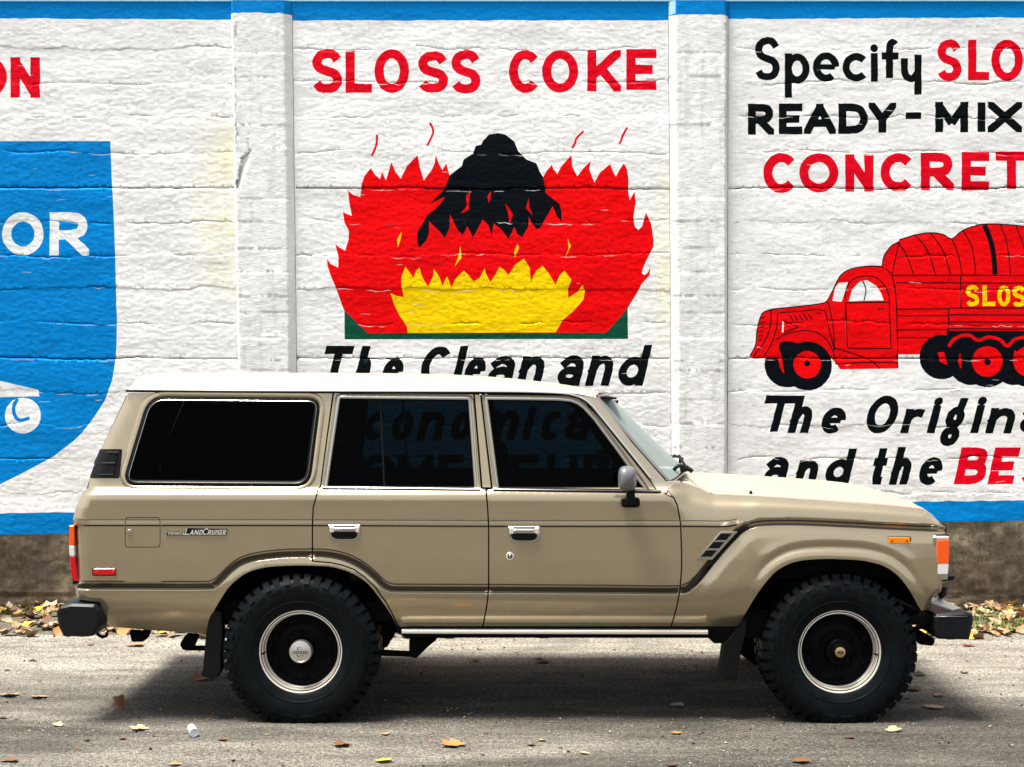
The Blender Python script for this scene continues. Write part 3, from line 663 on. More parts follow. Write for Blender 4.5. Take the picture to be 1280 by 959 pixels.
S.append(lines('painted_outline', 'black', 1.5, T((528, 460), (530, 410), (555, 370), (600, 353), (650, 357), (690, 388), (710, 430), (712, 465)), T((528, 465), (710, 463)), T((528, 462), (536, 655)), T((534, 655), (720, 657)), T((719, 657), (712, 462)),
     T((600, 372), (614, 410), (606, 455)), T((755, 210), (742, 260), (725, 345)), T((752, 214), (785, 265), (815, 345)), T((820, 180), (870, 240), (907, 345)), T((885, 172), (935, 240), (970, 345)), T((975, 196), (1003, 265), (1018, 345)),
     T((1022, 162), (1060, 230), (1076, 345)), T((1180, 137), (1208, 220), (1222, 345)), T((1245, 140), (1275, 220), (1290, 300)), T((725, 349), (1440, 350)), T((740, 381), (1440, 382)), T((1012, 350), (1013, 484)), T((962, 487), (1440, 487)),
     T((742, 492), (962, 490)), T((742, 520), (962, 519)), T((742, 579), (962, 577)), T((742, 613), (962, 611)), T((962, 486), (962, 613)), T((965, 515), (1440, 517)), T((965, 546), (1440, 547)), T((965, 574), (1440, 577)),
     T((695, 320), (722, 350), (738, 420), (745, 560), (748, 742)), T((213, 495), (215, 540), (205, 590), (180, 640), (140, 692)), T((243, 510), (238, 570), (215, 640), (183, 690)), T((250, 507), (340, 500), (435, 497), (455, 560), (482, 668)),
     T((235, 620), (290, 592), (370, 582), (430, 603), (470, 655), (490, 725)), T((455, 460), (475, 560), (482, 660)), T((265, 540), (330, 568)), T((330, 568), (265, 590)), T((292, 515), (308, 540)), T((312, 515), (328, 540)), T((332, 515), (348, 540)), T((352, 515), (370, 538)), T((372, 515), (390, 536)),
     T((405, 509), (430, 509)), T((662, 491), (690, 490)), T((485, 722), (600, 716), (745, 718)), T((480, 655), (620, 700), (672, 742)), T((215, 492), (330, 480), (430, 467), (456, 448), (490, 380), (512, 345), (560, 320), (640, 310), (690, 318)),
     T((683, 312), (690, 270), (720, 226), (752, 212)), T((755, 200), (820, 180), (885, 170), (940, 178), (975, 196), (1020, 161), (1080, 139), (1150, 133), (1280, 143), (1420, 170)), T((125, 690), (150, 640), (156, 580), (176, 512), (215, 493)),
     *[T((162 - k * 1.6 + 8, 530 + k * 19), (192 - k * 3, 524 + k * 19)) for k in range(6)]))
S.append(lines('painted_stripe', 'black', 6.5, T((1112, 138), (1138, 200), (1152, 270), (1157, 346))))
S.append(shp('painted_headlamp', 'palewhite', T((262, 542), (260, 588), (267, 590), (269, 545))))
S += word('painted_letter', 'yellow', [('S', 1207, 1224, 356, 382.5), ('L', 1228, 1244, 356.5, 382), ('O', 1246.5, 1263, 356.5, 382.5), ('S', 1265, 1282, 357, 383), ('S', 1285, 1302, 357, 383)], 5.3)
S += wear(3, 914, 1340)
wall_sheet('wall_panel', right_out, S, 3, wall, M['wall_white'], seams=True)

# ---- plain bays that carry the wall on past the picture
for xa, xb, kk in ((-900, -90, 1), (1375, 2150, 3)):
    out = [(xa, 2), (xb, 2)] + wob(xb, xa, BB(xb), BB(xa), 1.6, 8, 5)
    S = [shp('blue_band', 'blue', wob(xa - 5, xb + 5, 22, 22, 1.2, 9, 1) + [(xb + 5, 0), (xa - 5, 0)]), shp('blue_band', 'blue', wob(xa - 5, xb + 5, BT(xa), BT(xb), 2.4, 9, 2) + [(xb + 5, 700), (xa - 5, 700)])]
    wall_sheet('wall_panel', out, S, kk, wall, M['wall_white'], gx=9, gy=5)
    wall_sheet('footing', [(xa, BB(xa)), (xb, BB(xb)), (xb, 775), (xa, 775)], [], 31, wall, M['base'], lambda x, y: -.012 + (vn(x / 40, y / 20, 31) - .5) * .02, 10, 8)
# ---- posts between the bays: they stand 5 cm proud with sloping arrises
def post(xa, xb, la, lb, top_y, key, spall=False):
    def fn(x, y):
        t = np.clip(y / 480, 0, 1); a = xa[0] + (xa[1] - xa[0]) * t; b = xb[0] + (xb[1] - xb[0]) * t
        up = np.minimum(np.clip((x - a) / la, 0, 1), np.clip((b - x) / lb, 0, 1))
        r = -.05 * up ** .8 + (vn(x / 30, y / 40, key) - .5) * .004 + (vn(x / 6, y / 4, key + 1) - .5) * .0022
        for k, s in enumerate((68, 97, 157, 249, 277, 311, 341, 371, 391, 423, 463, 500, 530)):
            dd = y - s - (vn(x / 15, k, key) - .5) * 2; r = r + .0035 * vn(x / 12, k, key + 2) * np.exp(-(dd / .9) ** 2) + .0012 * ((k % 3) - 1) * (np.abs(dd - 14) < 14)
        # old vertical crack beside the arris, and broken render low on it
        if spall:
            cl = 296 + (vn(y / 9, 1, key) - .5) * 3 + np.clip((y - 60) / 150, 0, 1) * 2
            r = r + .010 * np.exp(-((x - cl) / .8) ** 2) * ((y > 30) & (y < 200)) * vn(y / 12, 3, key)
            edge = np.interp(y, [186, 191, 198, 204, 216, 228, 236, 242], [313, 312, 303, 301.5, 300, 298, 297, 295])
            s = x - edge; wdt = np.interp(y, [186, 192, 200, 215, 236, 244], [0, 3, 12, 9, 4, 0])
            r = r + .035 * np.where((s > 0) & (y > 188) & (y < 243), np.clip(1 - s / np.maximum(wdt, .01), 0, 1), 0)
            ed2 = np.interp(y, [150, 165, 175, 191], [310, 311.5, 311, 313])
            r = r + .008 * np.exp(-((x - ed2) / .8) ** 2) * ((y > 165) & (y < 191))
        return r
    out = [(xa[0], 2)] + [(xb[0] + (xb[1] - xb[0]) * min(1, y / 480), y) for y in range(2, 660, 12)] + [(xb[1], BB(640)), (xa[1], BB(640))] + [(xa[0] + (xa[1] - xa[0]) * min(1, y / 480), y) for y in range(648, 3, -12)]
    S = [shp('blue_band', 'blue', wob(xa[0] - 5, xb[0] + 5, top_y, top_y + 1, 2, 5, key) + [(xb[0] + 5, 0), (xa[0] - 5, 0)]),
         shp('blue_band', 'blue', [(xa[1] - 5, BT(640)), (xb[1] + 5, BT(640)), (xb[1] + 5, 690), (xa[1] - 5, 690)])]
    if not spall: S.append(shp('pale_edge_stripe', 'paleblue', [(xa[0] - 1, 0), (xa[0] + 8, 0), (xa[0] + 8, 18), (xa[0] - 1, 20)]))
    wall_sheet('wall_post', out, S, key, wall, M['post'], fn, 2.6 if spall else 3, 2.4 if spall else 3)
def post_mat():
    m, t, p = newmat('weathered white post paint'); p.inputs['Roughness'].default_value = .65
    n1 = noise(t, 2.2, (1, 1, .8), 7, .65, (7, 0, 0)); n2 = noise(t, 30, (1, 1, 3), 5, .7); st = noise(t, 14, (1, 1, .12), 6, .7, (2, 0, 1))
    k = ramp(t, n1, [(.35, (.68, .68, .67)), (.6, (.80, .80, .79))])
    k = mix(t, ramp(t, st, [(.52, 0.0), (.72, .55)]), k, (.42, .42, .41))
    k = mix(t, 1, k, ramp(t, n2, [(.3, .8), (.5, 1.03)]), 'MULTIPLY')
    t.links.new(k, p.inputs['Base Color']); bump(t, p, [(n1, .3, .03), (n2, .5, .008)])
    return m
M['post'] = post_mat()
post((288.5, 298), (365, 371), 3.5, 9, 17.5, 21, True)
post((835.5, 839), (910, 909), 9, 3.5, 19.5, 25)

# ---- bare concrete footing and the coping on top
def footfn(x, y): return -.012 + (vn(x / 40, y / 20, 31) - .5) * .02 + (vn(x / 9, y / 6, 33) - .5) * .008 + .01 * np.exp(-((y - 745 - (vn(x / 60, 1, 3) - .5) * 6) / 1.2) ** 2)
wall_sheet('footing', wob(-90, 1375, BB(-90) - .1, BB(1375) - .1, 1.2, 8, 44) + [(1375, 775), (-90, 775)], [], 31, wall, M['base'], footfn, 6, 4)
mb = MB(); zt = H - (2 - 479) / WS
mb.box((-900 - 640) / WS, (2150 - 640) / WS, WY - .012, WY + .32, zt + .003, zt + .12)
mb.build('coping', M['paleblue'], wall)
mb = MB(); mb.box((-900 - 640) / WS, (2150 - 640) / WS, WY + .06, WY + .26, -.1, zt); mb.build('wall_core', M['base'], wall)

# ================================================================== GROUND
def ground_sheet(name, x0, x1, y0, y1, z, mat, nx=2, ny=2, amp=0.0, seed=0):
    xs = np.linspace(x0, x1, nx); ys = np.linspace(y0, y1, ny); X, Y = np.meshgrid(xs, ys)
    Z = z + amp * (vn(X / .8, Y / .5, seed) - .5) + amp * .4 * (vn(X / .12, Y / .12, seed) - .5)
    v = np.stack([X.ravel(), Y.ravel(), Z.ravel()], 1)
    f = [(j * nx + i, j * nx + i + 1, (j + 1) * nx + i + 1, (j + 1) * nx + i) for j in range(ny - 1) for i in range(nx - 1)]
    return tag(mk(name, v, f, mat, None, True), kind='structure')
ground_sheet('ground', -150, 150, -150, 150, -.03, M['dirt'])
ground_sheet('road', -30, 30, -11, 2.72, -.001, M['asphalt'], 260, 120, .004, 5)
def rnd_disc(n, x0, x1, y0, y1): return np.stack([rng.uniform(x0, x1, n), rng.uniform(y0, y1, n)], 1)
# verge: soil bank that laps over the road edge
xs = np.linspace(-10, 10, 300); v = []; f = []
for i, x in enumerate(xs):
    e = 2.52 + .28 * float(vn(x * 1.1, 2, 4)) + .1 * float(vn(x * 5, 7, 4))
    for j, (yy, zz) in enumerate(((e, -.004), (e + .1, .014), (e + .35, .03), (3.45, .035), (3.75, .04))):
        v.append((x, yy, zz + .008 * float(vn(x * 6, j * 3, 6)) * (j > 0)))
for i in range(len(xs) - 1):
    for j in range(4): f.append((i * 5 + j, (i + 1) * 5 + j, (i + 1) * 5 + j + 1, i * 5 + j + 1))
tag(mk('verge', v, f, M['dirt'], None, True), kind='structure')

# ================================================================== THE CAR
W = 1.80
car = bpy.data.objects.new('estate_car', None); col.objects.link(car); car.location = (0, W / 2, 0)
tag(car, 'beige boxy four-wheel-drive estate car with white roof and tinted windows parked before the mural', 'car')
def P(px, py, y):
    px = np.asarray(px, float); py = np.asarray(py, float); y = np.asarray(y, float) + 0 * px
    return np.stack([(px - 640) * (NEAR + y) / FPX, y, H - (py - 479) * (NEAR + y) / FPX], -1)
def p1(px, py, y): return tuple(float(q) for q in P(px, py, y))
# body side profile: depth from the widest line against height
_t = [(480, .128), (490, .122), (604, .056), (609, .050), (612, .040), (614.5, .022), (618, .010), (624, .006), (636, .0045), (649, .0035), (656, .001), (700, -.003), (726, -.003), (735, -.0005), (742, .006), (750, .015), (758, .029), (766, .049), (774, .074), (782, .103), (790, .135), (800, .17)]
_py = np.arange(440, 860, .5); _f = np.interp(_py, [q[0] for q in _t], [q[1] for q in _t])
def smooth(a, s):
    k = np.exp(-.5 * (np.arange(-int(4 * s), int(4 * s) + 1) / s) ** 2); k /= k.sum()
    return np.convolve(np.pad(a, len(k) // 2, 'edge'), k, 'valid')
_f = smooth(_f, 3.0)
def smst(x, a, b): t = np.clip((x - a) / (b - a), 0, 1); return t * t * (3 - 2 * t)
CREST = [(830, 655), (895, 655), (930, 652), (948, 647), (980, 646.5), (1060, 649.5), (1120, 652), (1175, 655), (1190, 656)]
HSEAM = [(820, 600), (850, 606), (870, 611), (890, 616), (948, 618.5), (1032.6, 624), (1089, 628), (1153.6, 634.6), (1164, 642), (1175, 653), (1190, 664)]
LOW = catmull([(60, 731.5), (180, 731.5), (258, 731.5), (268, 729), (276, 722), (286, 712), (298, 703), (314, 697), (335, 693.5), (358, 691.5), (390, 691), (412, 692), (434, 697), (454, 707), (470, 720), (480, 730), (490, 734.5), (505, 735), (610, 735.5), (760, 736.5), (846, 737), (862, 732), (874, 720), (888, 702), (902, 685), (914, 672), (924, 662.5), (934, 656.5), (946, 653), (965, 651.5), (1000, 651.5), (1060, 654), (1120, 657), (1190, 660)], 6)
UPP = catmull([(60, 656.5), (390, 656.5), (610, 657.5), (850, 657.6), (895, 658), (915, 657), (930, 652), (940, 648.3), (955, 646.5), (990, 646), (1060, 649), (1120, 652), (1190, 655.5)], 6)
FARCH = [(915, 790), (924, 782), (933, 766), (949, 740), (967.7, 717), (986, 705.5), (1003, 701), (1018, 699.6), (1036, 699), (1053, 699.5), (1072, 700.5), (1087, 702.8), (1102, 707), (1114, 713.5), (1124, 722), (1132.5, 732.5), (1140, 744), (1146, 755.5), (1151.5, 764)]
RARCH = [(258.5, 792.5), (262, 778), (269.6, 761), (284, 737.6), (295, 726), (308, 717), (322, 711.8), (337, 709), (358, 707.7), (380, 707.4), (397, 707.8), (413.5, 709), (428, 712.4), (442, 718), (454, 725.5), (464, 735), (480.7, 757), (489, 770), (494, 779), (498, 787)]
FARCH = catmull(FARCH, 4); RARCH = catmull(RARCH, 4)
def pdist(x, y, path):
    pa = np.array(path); best = np.full(x.shape, 1e9)
    for a, b in zip(pa[:-1], pa[1:]):
        dx, dy = b - a; l = dx * dx + dy * dy
        t = np.clip(((x - a[0]) * dx + (y - a[1]) * dy) / l, 0, 1)
        best = np.minimum(best, (x - a[0] - t * dx) ** 2 + (y - a[1] - t * dy) ** 2)
    return np.sqrt(best)
def sd(x, y, path):
    pa = np.array(path); return pdist(x, y, path) * np.where(y > np.interp(x, pa[:, 0], pa[:, 1]), 1, -1)
REAR = [(480, 160), (490, 159), (559, 126), (596, 111.5), (610, 109), (616, 103), (634, 93.8), (650, 90), (656, 91), (658, 94.5), (727, 97.5), (732, 93), (741, 94), (750, 98), (760, 110), (783, 133), (800, 140)]
FRONT = [(640, 1158), (654, 1175), (658, 1184.5), (668, 1184), (724, 1180), (736, 1178), (748, 1166), (764, 1163), (790, 1160)]
_ds = np.arange(-60, 60, .1)
_LT = smooth(np.interp(_ds, [-7, -5.6, -4, -1, 2.5, 3.6, 5.6, 9, 40], [0, 0, .001, .012, .022, .022, .009, .007, .0]), 4)
_AT = smooth(np.interp(np.abs(_ds), [0, 3, 8, 11, 15, 24, 34, 46], [-.010, -.012, -.010, -.005, .006, -.005, -.001, 0]), 16)
def F(x, y):
    x = np.asarray(x, float); y = np.asarray(y, float)
    base = np.interp(y, _py, _f)
    yc = np.interp(x, [q[0] for q in CREST], [q[1] for q in CREST]); ys = np.interp(x, [q[0] for q in HSEAM], [q[1] for q in HSEAM])
    t = np.clip((yc - y) / np.maximum(yc - ys, 3), 0, 1.35)
    fen = np.where(y > yc, np.interp(y, _py, _f), .004 + .016 * t + .10 * t ** 4)
    r = base + (fen - base) * smst(x, 836, 866)
    s = sd(x, y, LOW)
    dark = np.interp(s, _ds, _LT)
    wd_ = smst(x, 862, 884) * (1 - smst(x, 925, 950))
    r = r + dark * (1 + .7 * wd_)
    s2 = sd(x, y, UPP)
    r = r + np.interp(s2, [-8.5, -7.3, -6.2, -1.2, -.5, .5, 1.2], [0, 0, 0, 0, 0, 0, 0]) * np.where((x > 935), .5, 1)
    df = pdist(x, y, FARCH); up = smst(y, 775, 735)
    r = r + up * np.interp(df, _ds, _AT) * smst(x, 935, 965) * (1 - .6 * smst(x, 1130, 1150))
    r = r - .010 * smst(s, 6, 20) * smst(x, 850, 900) * smst(y, 790, 740)      # swelling front wing
    dr = pdist(x, y, RARCH); r = r + np.interp(dr, [0, 4, 11], [-.004, -.004, 0]) * (x < 510)
    xr = np.interp(y, [q[0] for q in REAR], [q[1] for q in REAR]); q = np.clip((x - xr) / 15, 0, 1)
    r = r + .075 * (1 - np.sqrt(1 - (1 - q) ** 2 * .985)) * (x < 300)
    xf = np.interp(y, [q[0] for q in FRONT], [q[1] for q in FRONT]); q = np.clip((xf - x) / 9, 0, 1)
    r = r + .045 * (1 - np.sqrt(1 - (1 - q) ** 2 * .985)) * (x > 1000)
    return r
def Fn(x, y, e=.35):
    a = P(x + e, y, F(x + e, y)) - P(x - e, y, F(x - e, y)); b = P(x, y - e, F(x, y - e)) - P(x, y + e, F(x, y + e))
    n = np.cross(a, b); n /= np.linalg.norm(n, axis=1)[:, None]; n[n[:, 1] > 0] *= -1
    return n
def both(name, verts, faces, mat, parent, smooth=True, normals=None, far=True, children=None):
    """near-side part and its mirror image on the far side"""
    o = mk(name, verts, faces, mat, parent, smooth, normals)
    if not far: return o, None
    v2 = np.array(verts, float).copy(); v2[:, 1] = W - v2[:, 1]
    f2 = [tuple(g)[::-1] for g in faces]; n2 = None
    if normals is not None:
        n2 = []; k = 0
        for g in faces:
            q = normals[k:k + len(g)]; k += len(g); n2 += [(a, -b, c) for a, b, c in q[::-1]]
    o2 = mk(name, v2, f2, mat, parent if not isinstance(parent, tuple) else parent[1], smooth, n2)
    return o, o2
def side(name, loops, mat, parent, yo=0.0, thick=.02, gx=11, gy=5, edge=.0022, creases=True, far=True, gap=.85, parent2=None, flat=False):
    outer = dens(loops[0], 5); outer = offset(outer, gap) if gap else outer
    holes = [dens(h, 5) for h in loops[1:]]
    pts = []; edges = []; lps = [outer] + holes
    for lp in lps: loopedges(pts, edges, lp)
    nb = len(pts)
    if edge:
        loopedges(pts, edges, offset(outer, .8))
        for h in holes: loopedges(pts, edges, offset(h, -.8))
    xs = [q[0] for q in outer]; ys = [q[1] for q in outer]
    def inside(x, y, m):
        r = pip(x, y, offset(outer, m))
        for h in holes: r &= ~pip(x, y, offset(h, -m))
        return r
    X, Y = np.meshgrid(np.arange(min(xs), max(xs) + gx, gx), np.arange(min(ys), max(ys) + gy, gy)); g = np.stack([X.ravel(), Y.ravel()], 1)
    ex = [np.array([(a, b) for b in np.arange(min(ys), max(ys), 5) for a in np.interp(b, [q[0] for q in REAR], [q[1] for q in REAR]) + np.array([1.5, 3, 5, 8, 12])])]
    if min(xs) < 150: g = np.vstack([g] + ex)
    if max(xs) > 1150: g = np.vstack([g, np.array([(a, b) for b in np.arange(min(ys), max(ys), 5) for a in np.interp(b, [q[0] for q in FRONT], [q[1] for q in FRONT]) - np.array([1, 2, 3.5, 6, 9])])])
    if max(xs) > 900 and creases:
        g = g[(pdist(g[:, 0], g[:, 1], FARCH) > 36) | (g[:, 0] < 935)]; fa = [offset(dens(FARCH, 5, False), -k, False) for k in (2, 4, 6, 8, 10, 12, 14, 16, 18, 20.5, 23, 26, 30, 34.5)]; g = np.vstack([g] + [np.array(q)[np.array(q)[:, 0] > 935] for q in fa])
    if creases:
        g = g[(np.abs(sd(g[:, 0], g[:, 1], LOW)) > 10.5)]
    g = g[inside(g[:, 0], g[:, 1], 1.6)]
    pts += [tuple(q) for q in g]
    if creases:
        for path, offs in ((LOW, (-9, -6.5, -5, -4, -2.5, -1, 1, 2.5, 3.2, 3.8, 4.6, 5.4, 6, 7, 9)), (UPP, ())):
            for of in offs:
                ln = offset(dens(path, 7, False), of, False); a = np.array(ln); ok = inside(a[:, 0], a[:, 1], 1.3)
                b = len(pts); pts += ln
                edges += [(b + i, b + i + 1) for i in range(len(ln) - 1) if ok[i] and ok[i + 1]]
                # drop the unused points by moving them onto a kept one
                kp = int(np.argmax(ok)) if ok.any() else None
                for i in range(len(ln)):
                    if not ok[i]: pts[b + i] = pts[b + kp] if kp is not None else pts[0]
    v, f = cdt(pts, edges); c = v[f].mean(1)
    k = pip(c[:, 0], c[:, 1], outer)
    for h in holes: k &= ~pip(c[:, 0], c[:, 1], h)
    f = f[k]; u, inv = np.unique(f, return_inverse=True); f = inv.reshape(f.shape); v = v[u]
    dep = F(v[:, 0], v[:, 1]) + yo
    # boundary edges
    ed = {}
    for t in f:
        for a, b in ((t[0], t[1]), (t[1], t[2]), (t[2], t[0])): ed[(min(a, b), max(a, b))] = ed.get((min(a, b), max(a, b)), 0) + 1
    bd = [e for e, n in ed.items() if n == 1]; bset = sorted({i for e in bd for i in e})
    if edge: dep[bset] += edge
    V = P(v[:, 0], v[:, 1], dep); nr = Fn(v[:, 0], v[:, 1])
    a = V[f[:, 1]] - V[f[:, 0]]; b = V[f[:, 2]] - V[f[:, 0]]; fl = np.cross(a, b)[:, 1] > 0; f[fl] = f[fl][:, ::-1]
    faces = [tuple(t) for t in f]; normals = [tuple(nr[i]) for t in f for i in t]; verts = V.tolist()
    if thick:
        mpv = {}
        for i in bset:
            mpv[i] = (len(verts), len(verts) + 1); verts.append(tuple(V[i])); verts.append((V[i][0], V[i][1] + thick, V[i][2]))
        fcs = {}
        for t in faces:
            for q in range(3): fcs[(t[q], t[(q + 1) % 3])] = 1
        for a, b in bd:
            if (a, b) not in fcs: a, b = b, a
            q = (mpv[b][0], mpv[a][0], mpv[a][1], mpv[b][1]); faces.append(q)
            p = [Vector(verts[i]) for i in q]; n = (p[1] - p[0]).cross(p[2] - p[0]); n = n.normalized() if n.length > 0 else Vector((0, -1, 0))
            normals += [tuple(n)] * 4
    o = mk(name, verts, faces, mat, parent, True, normals)
    o2 = None
    if far:
        v2 = np.array(verts); v2[:, 1] = W - v2[:, 1]; n2 = []; k = 0
        for g_ in faces: q = normals[k:k + len(g_)]; k += len(g_); n2 += [(x_, -y_, z_) for x_, y_, z_ in q[::-1]]
        o2 = mk(name, v2, [t[::-1] for t in faces], mat, parent2 or parent, True, n2)
    return o, o2
def ring(name, loop, offs, lifts, mat, parent, yo=0.0, far=True, parent2=None, closed=True):
    """moulding that follows a loop: offs = offsets inwards, lifts = how far each row stands out"""
    lp = dens(loop, 6, closed); rows = [offset(lp, o, closed) for o in offs]; n = len(lp); V = []
    for r_, l_ in zip(rows, lifts):
        a = np.array(r_); V += P(a[:, 0], a[:, 1], (F(np.array(lp)[:, 0], np.array(lp)[:, 1]) * .5 + F(a[:, 0], a[:, 1]) * .5 if closed else F(a[:, 0], a[:, 1])) + yo - l_).tolist()
    f = []
    for i in range(len(rows) - 1):
        for k in range(n if closed else n - 1):
            k2 = (k + 1) % n; f.append((i * n + k, i * n + k2, (i + 1) * n + k2, (i + 1) * n + k))
    a, b, c = (Vector(V[q]) for q in f[0][:3])
    tot = sum(((Vector(V[g[1]]) - Vector(V[g[0]])).cross(Vector(V[g[2]]) - Vector(V[g[0]]))).y for g in f)
    if tot > 0: f = [g[::-1] for g in f]
    o = mk(name, V, f, mat, parent, True); o.data.set_sharp_from_angle(angle=R(50))
    o2 = None
    if far:
        v2 = np.array(V); v2[:, 1] = W - v2[:, 1]; o2 = mk(name, v2, [g[::-1] for g in f], mat, parent2 or parent, True); o2.data.set_sharp_from_angle(angle=R(50))
    return o, o2

QWIN = rounded([(188, 497.5), (398.5, 499.5), (385, 605.5), (156, 604)], [20, 14, 17, 16], 6)
QWIN[0:0] = []
RWIN = rounded([(425, 497.5), (585.5, 499), (593.3, 609), (409, 608)], 1.5, 2)
FWIN = [(609.4, 499), (660, 499.5), (700, 500.2), (714, 501.8), (722, 505), (729, 510.2), (742, 524.5), (770, 562), (795.7, 597.6), (804, 609.3), (714, 609.6), (623.5, 609.5)]
Q_OUT = [(160, 490), (300, 490.3), (416.5, 490.5), (409, 545), (401, 606), (397, 614.5), (391.5, 634), (390.5, 658), (390.5, 701), (413.5, 703), (428, 706.2), (442, 711.2), (456, 721), (468.7, 733), (485.5, 757), (497.5, 781), (500, 786.5)] + RARCH[::-1] + \
        [(200, 789), (133, 783.5), (129, 765), (124, 753), (98, 750), (94, 741), (93, 733), (98, 727), (95.5, 658), (91, 656), (90, 650), (93.8, 634), (99, 622), (103.6, 614.5), (109.3, 609), (111.5, 596), (126, 559)]
FUEL = rounded([(156, 646), (200.5, 646), (200.5, 684), (156, 684)], 5, 4)
RD = [(417, 490.5), (505, 491), (592, 491.8), (597, 550), (601.7, 609.5), (607.3, 611.5), (609.5, 634), (610.8, 657), (610.9, 733), (609.6, 748), (607.8, 761), (604, 780), (603.8, 786), (500, 786), (497.5, 781), (485.5, 757), (468.7, 733), (456, 721), (442, 711.2), (428, 706.2), (413.5, 703), (390.5, 701), (390.5, 658), (391.5, 634), (397, 614.5), (401, 606), (409, 545)]
FD = [(601.2, 492), (660, 492.6), (702, 494.5), (716, 496.8), (727, 501), (737, 508.5), (748, 520), (780, 560), (812.6, 600.6), (819.5, 610.5), (830, 616), (842, 621.5), (846.6, 631), (850.8, 654), (852, 690), (852, 712), (849.5, 740), (845.6, 760), (838, 786), (603.8, 786), (604, 780), (607.8, 761), (609.6, 748), (610.9, 733), (610.8, 657), (609.5, 634), (607.6, 611.5), (615.3, 610), (608, 550)]
FEN = [(842, 621.5), (833, 612), (842, 603.5), (852, 602), (862, 604), (875, 609), (885, 614.3), (892, 616.5), (948, 619), (1032.6, 624.6), (1089, 628.6), (1130, 632.5), (1153.6, 635.4), (1165, 643.5), (1175.5, 654), (1184.5, 658.5), (1184, 668), (1179.5, 724), (1177.7, 736), (1171, 741), (1166, 748), (1164, 762)] + FARCH[::-1] + [(880, 788.5), (838, 786), (845.6, 760), (849.5, 740), (852, 712), (852, 690), (850.8, 654), (846.6, 631)]
qp, qp2 = side('quarter_panel', [Q_OUT, QWIN, FUEL], M['paint'], car)
fd0, fd0b = side('fuel_door', [FUEL], M['paint'], qp, thick=.01, far=False)
rd, rd2 = side('rear_door', [RD, RWIN], M['paint'], car)
fd, fd2 = side('front_door', [FD, FWIN], M['paint'], car)
fe, fe2 = side('front_wing', [FEN], M['paint'], car, gx=6, gy=3.2)
# glazing and its mouldings
gq, gq2 = side('window_glass', [offset(QWIN, -1)], M['limo'], qp, yo=.014, thick=0, creases=False, edge=0, gap=0, parent2=qp2)
side('window_glass', [offset(RWIN, -1)], M['tint'], rd, yo=.016, thick=0, creases=False, edge=0, gap=0, parent2=rd2)
side('window_glass', [offset(FWIN, -1)], M['tint'], fd, yo=.016, thick=0, creases=False, edge=0, gap=0, parent2=fd2)
ring('window_surround', QWIN, [-9.5, -8, -6, -3.5, -2], [0, .006, .009, .008, .0], M['paint'], qp, parent2=qp2)
ring('window_seal', QWIN, [-2.6, -1.2, 1.0, 3.2, 4.6], [.001, .008, .009, .003, -.014], M['rubber'], qp, parent2=qp2)
ring('window_bead', QWIN, [1.3, 1.8, 2.2], [.009, .0105, .0085], M['chrome'], qp, parent2=qp2)
for win, par, par2 in ((RWIN, rd, rd2), (FWIN, fd, fd2)):
    ring('window_frame', win, [-6.2, -5.2, -3.4], [.000, .006, .003], M['paint'], par, parent2=par2)
    ring('window_bead', win, [-3.4, -2.4, -1.2, -.6], [.003, .008, .008, -.002], M['chrome'], par, parent2=par2)
    ring('window_seal', win, [-.6, .6, 1.3], [-.002, -.006, -.016], M['rubber'], par, parent2=par2)
ring('window_divider', [(475.5, 499), (480.5, 608)], [-1.3, -.6, .6, 1.3], [-.012, -.008, -.008, -.012], M['rubber'], rd, closed=False, parent2=rd2)
# waist mouldings: bright strip under each door window
for a, b, par, par2 in (((402.5, 609.2), (600, 611), rd, rd2), ((616.5, 611), (826, 613.5), fd, fd2)):
    ring('waist_strip', [a, b], [-2.4, -1.6, .2, 1.1], [.002, .011, .011, .002], M['chrome'], par, closed=False, parent2=par2)
    ring('waist_seal', [(a[0], a[1] + 1.8), (b[0], b[1] + 1.8)], [-.7, 0, .7], [.002, .005, .0], M['rubber'], par, closed=False, parent2=par2)
side('pillar_trim', [[(592.8, 492.2), (600.6, 492.6), (614.3, 609.3), (602.6, 609.3)]], M['paint'], car, yo=.002, thick=.012, creases=False, gap=.7)
# windscreen pillar and header, in body paint recoloured to look brightly lit
APIL = [(702, 491.5), (722, 493), (742, 495), (748, 499), (760, 514), (790, 553), (834.5, 603.5), (836, 609), (833, 615), (829.5, 616), (819.8, 610), (812.9, 600.2), (780.4, 559.6), (748.4, 519.6), (737.4, 508), (727.2, 500.6), (716, 496.4), (702, 494)]
side('scuttle_corner', [[(827, 615.5), (833, 602), (850, 601), (856, 612), (848, 623), (840, 620)]], M['bonnet'], car, yo=.012, thick=.03, creases=False, gap=0, gx=4, gy=3)
side('windscreen_pillar', [APIL], M['bonnet'], car, yo=-.006, thick=.03, creases=False, gap=0, edge=.004)
# black inner shell behind every shut line
shell = [(165, 494), (700, 497), (728, 503), (748, 521), (816, 607), (845, 625), (900, 625), (1150, 645), (1172, 662), (1170, 735), (1158, 755)] + offset(FARCH, 0, False)[::-1] + [(840, 784), (505, 784)] + RARCH[::-1] + [(140, 780), (105, 745), (104, 660), (100, 640), (116, 605), (134, 560)]
side('inner_shell', [shell, offset(QWIN, 2), offset(RWIN, 2), offset(FWIN, 2)], M['inner'], car, yo=.028, thick=.03, creases=False, edge=0, gap=0, gy=12, gx=25)

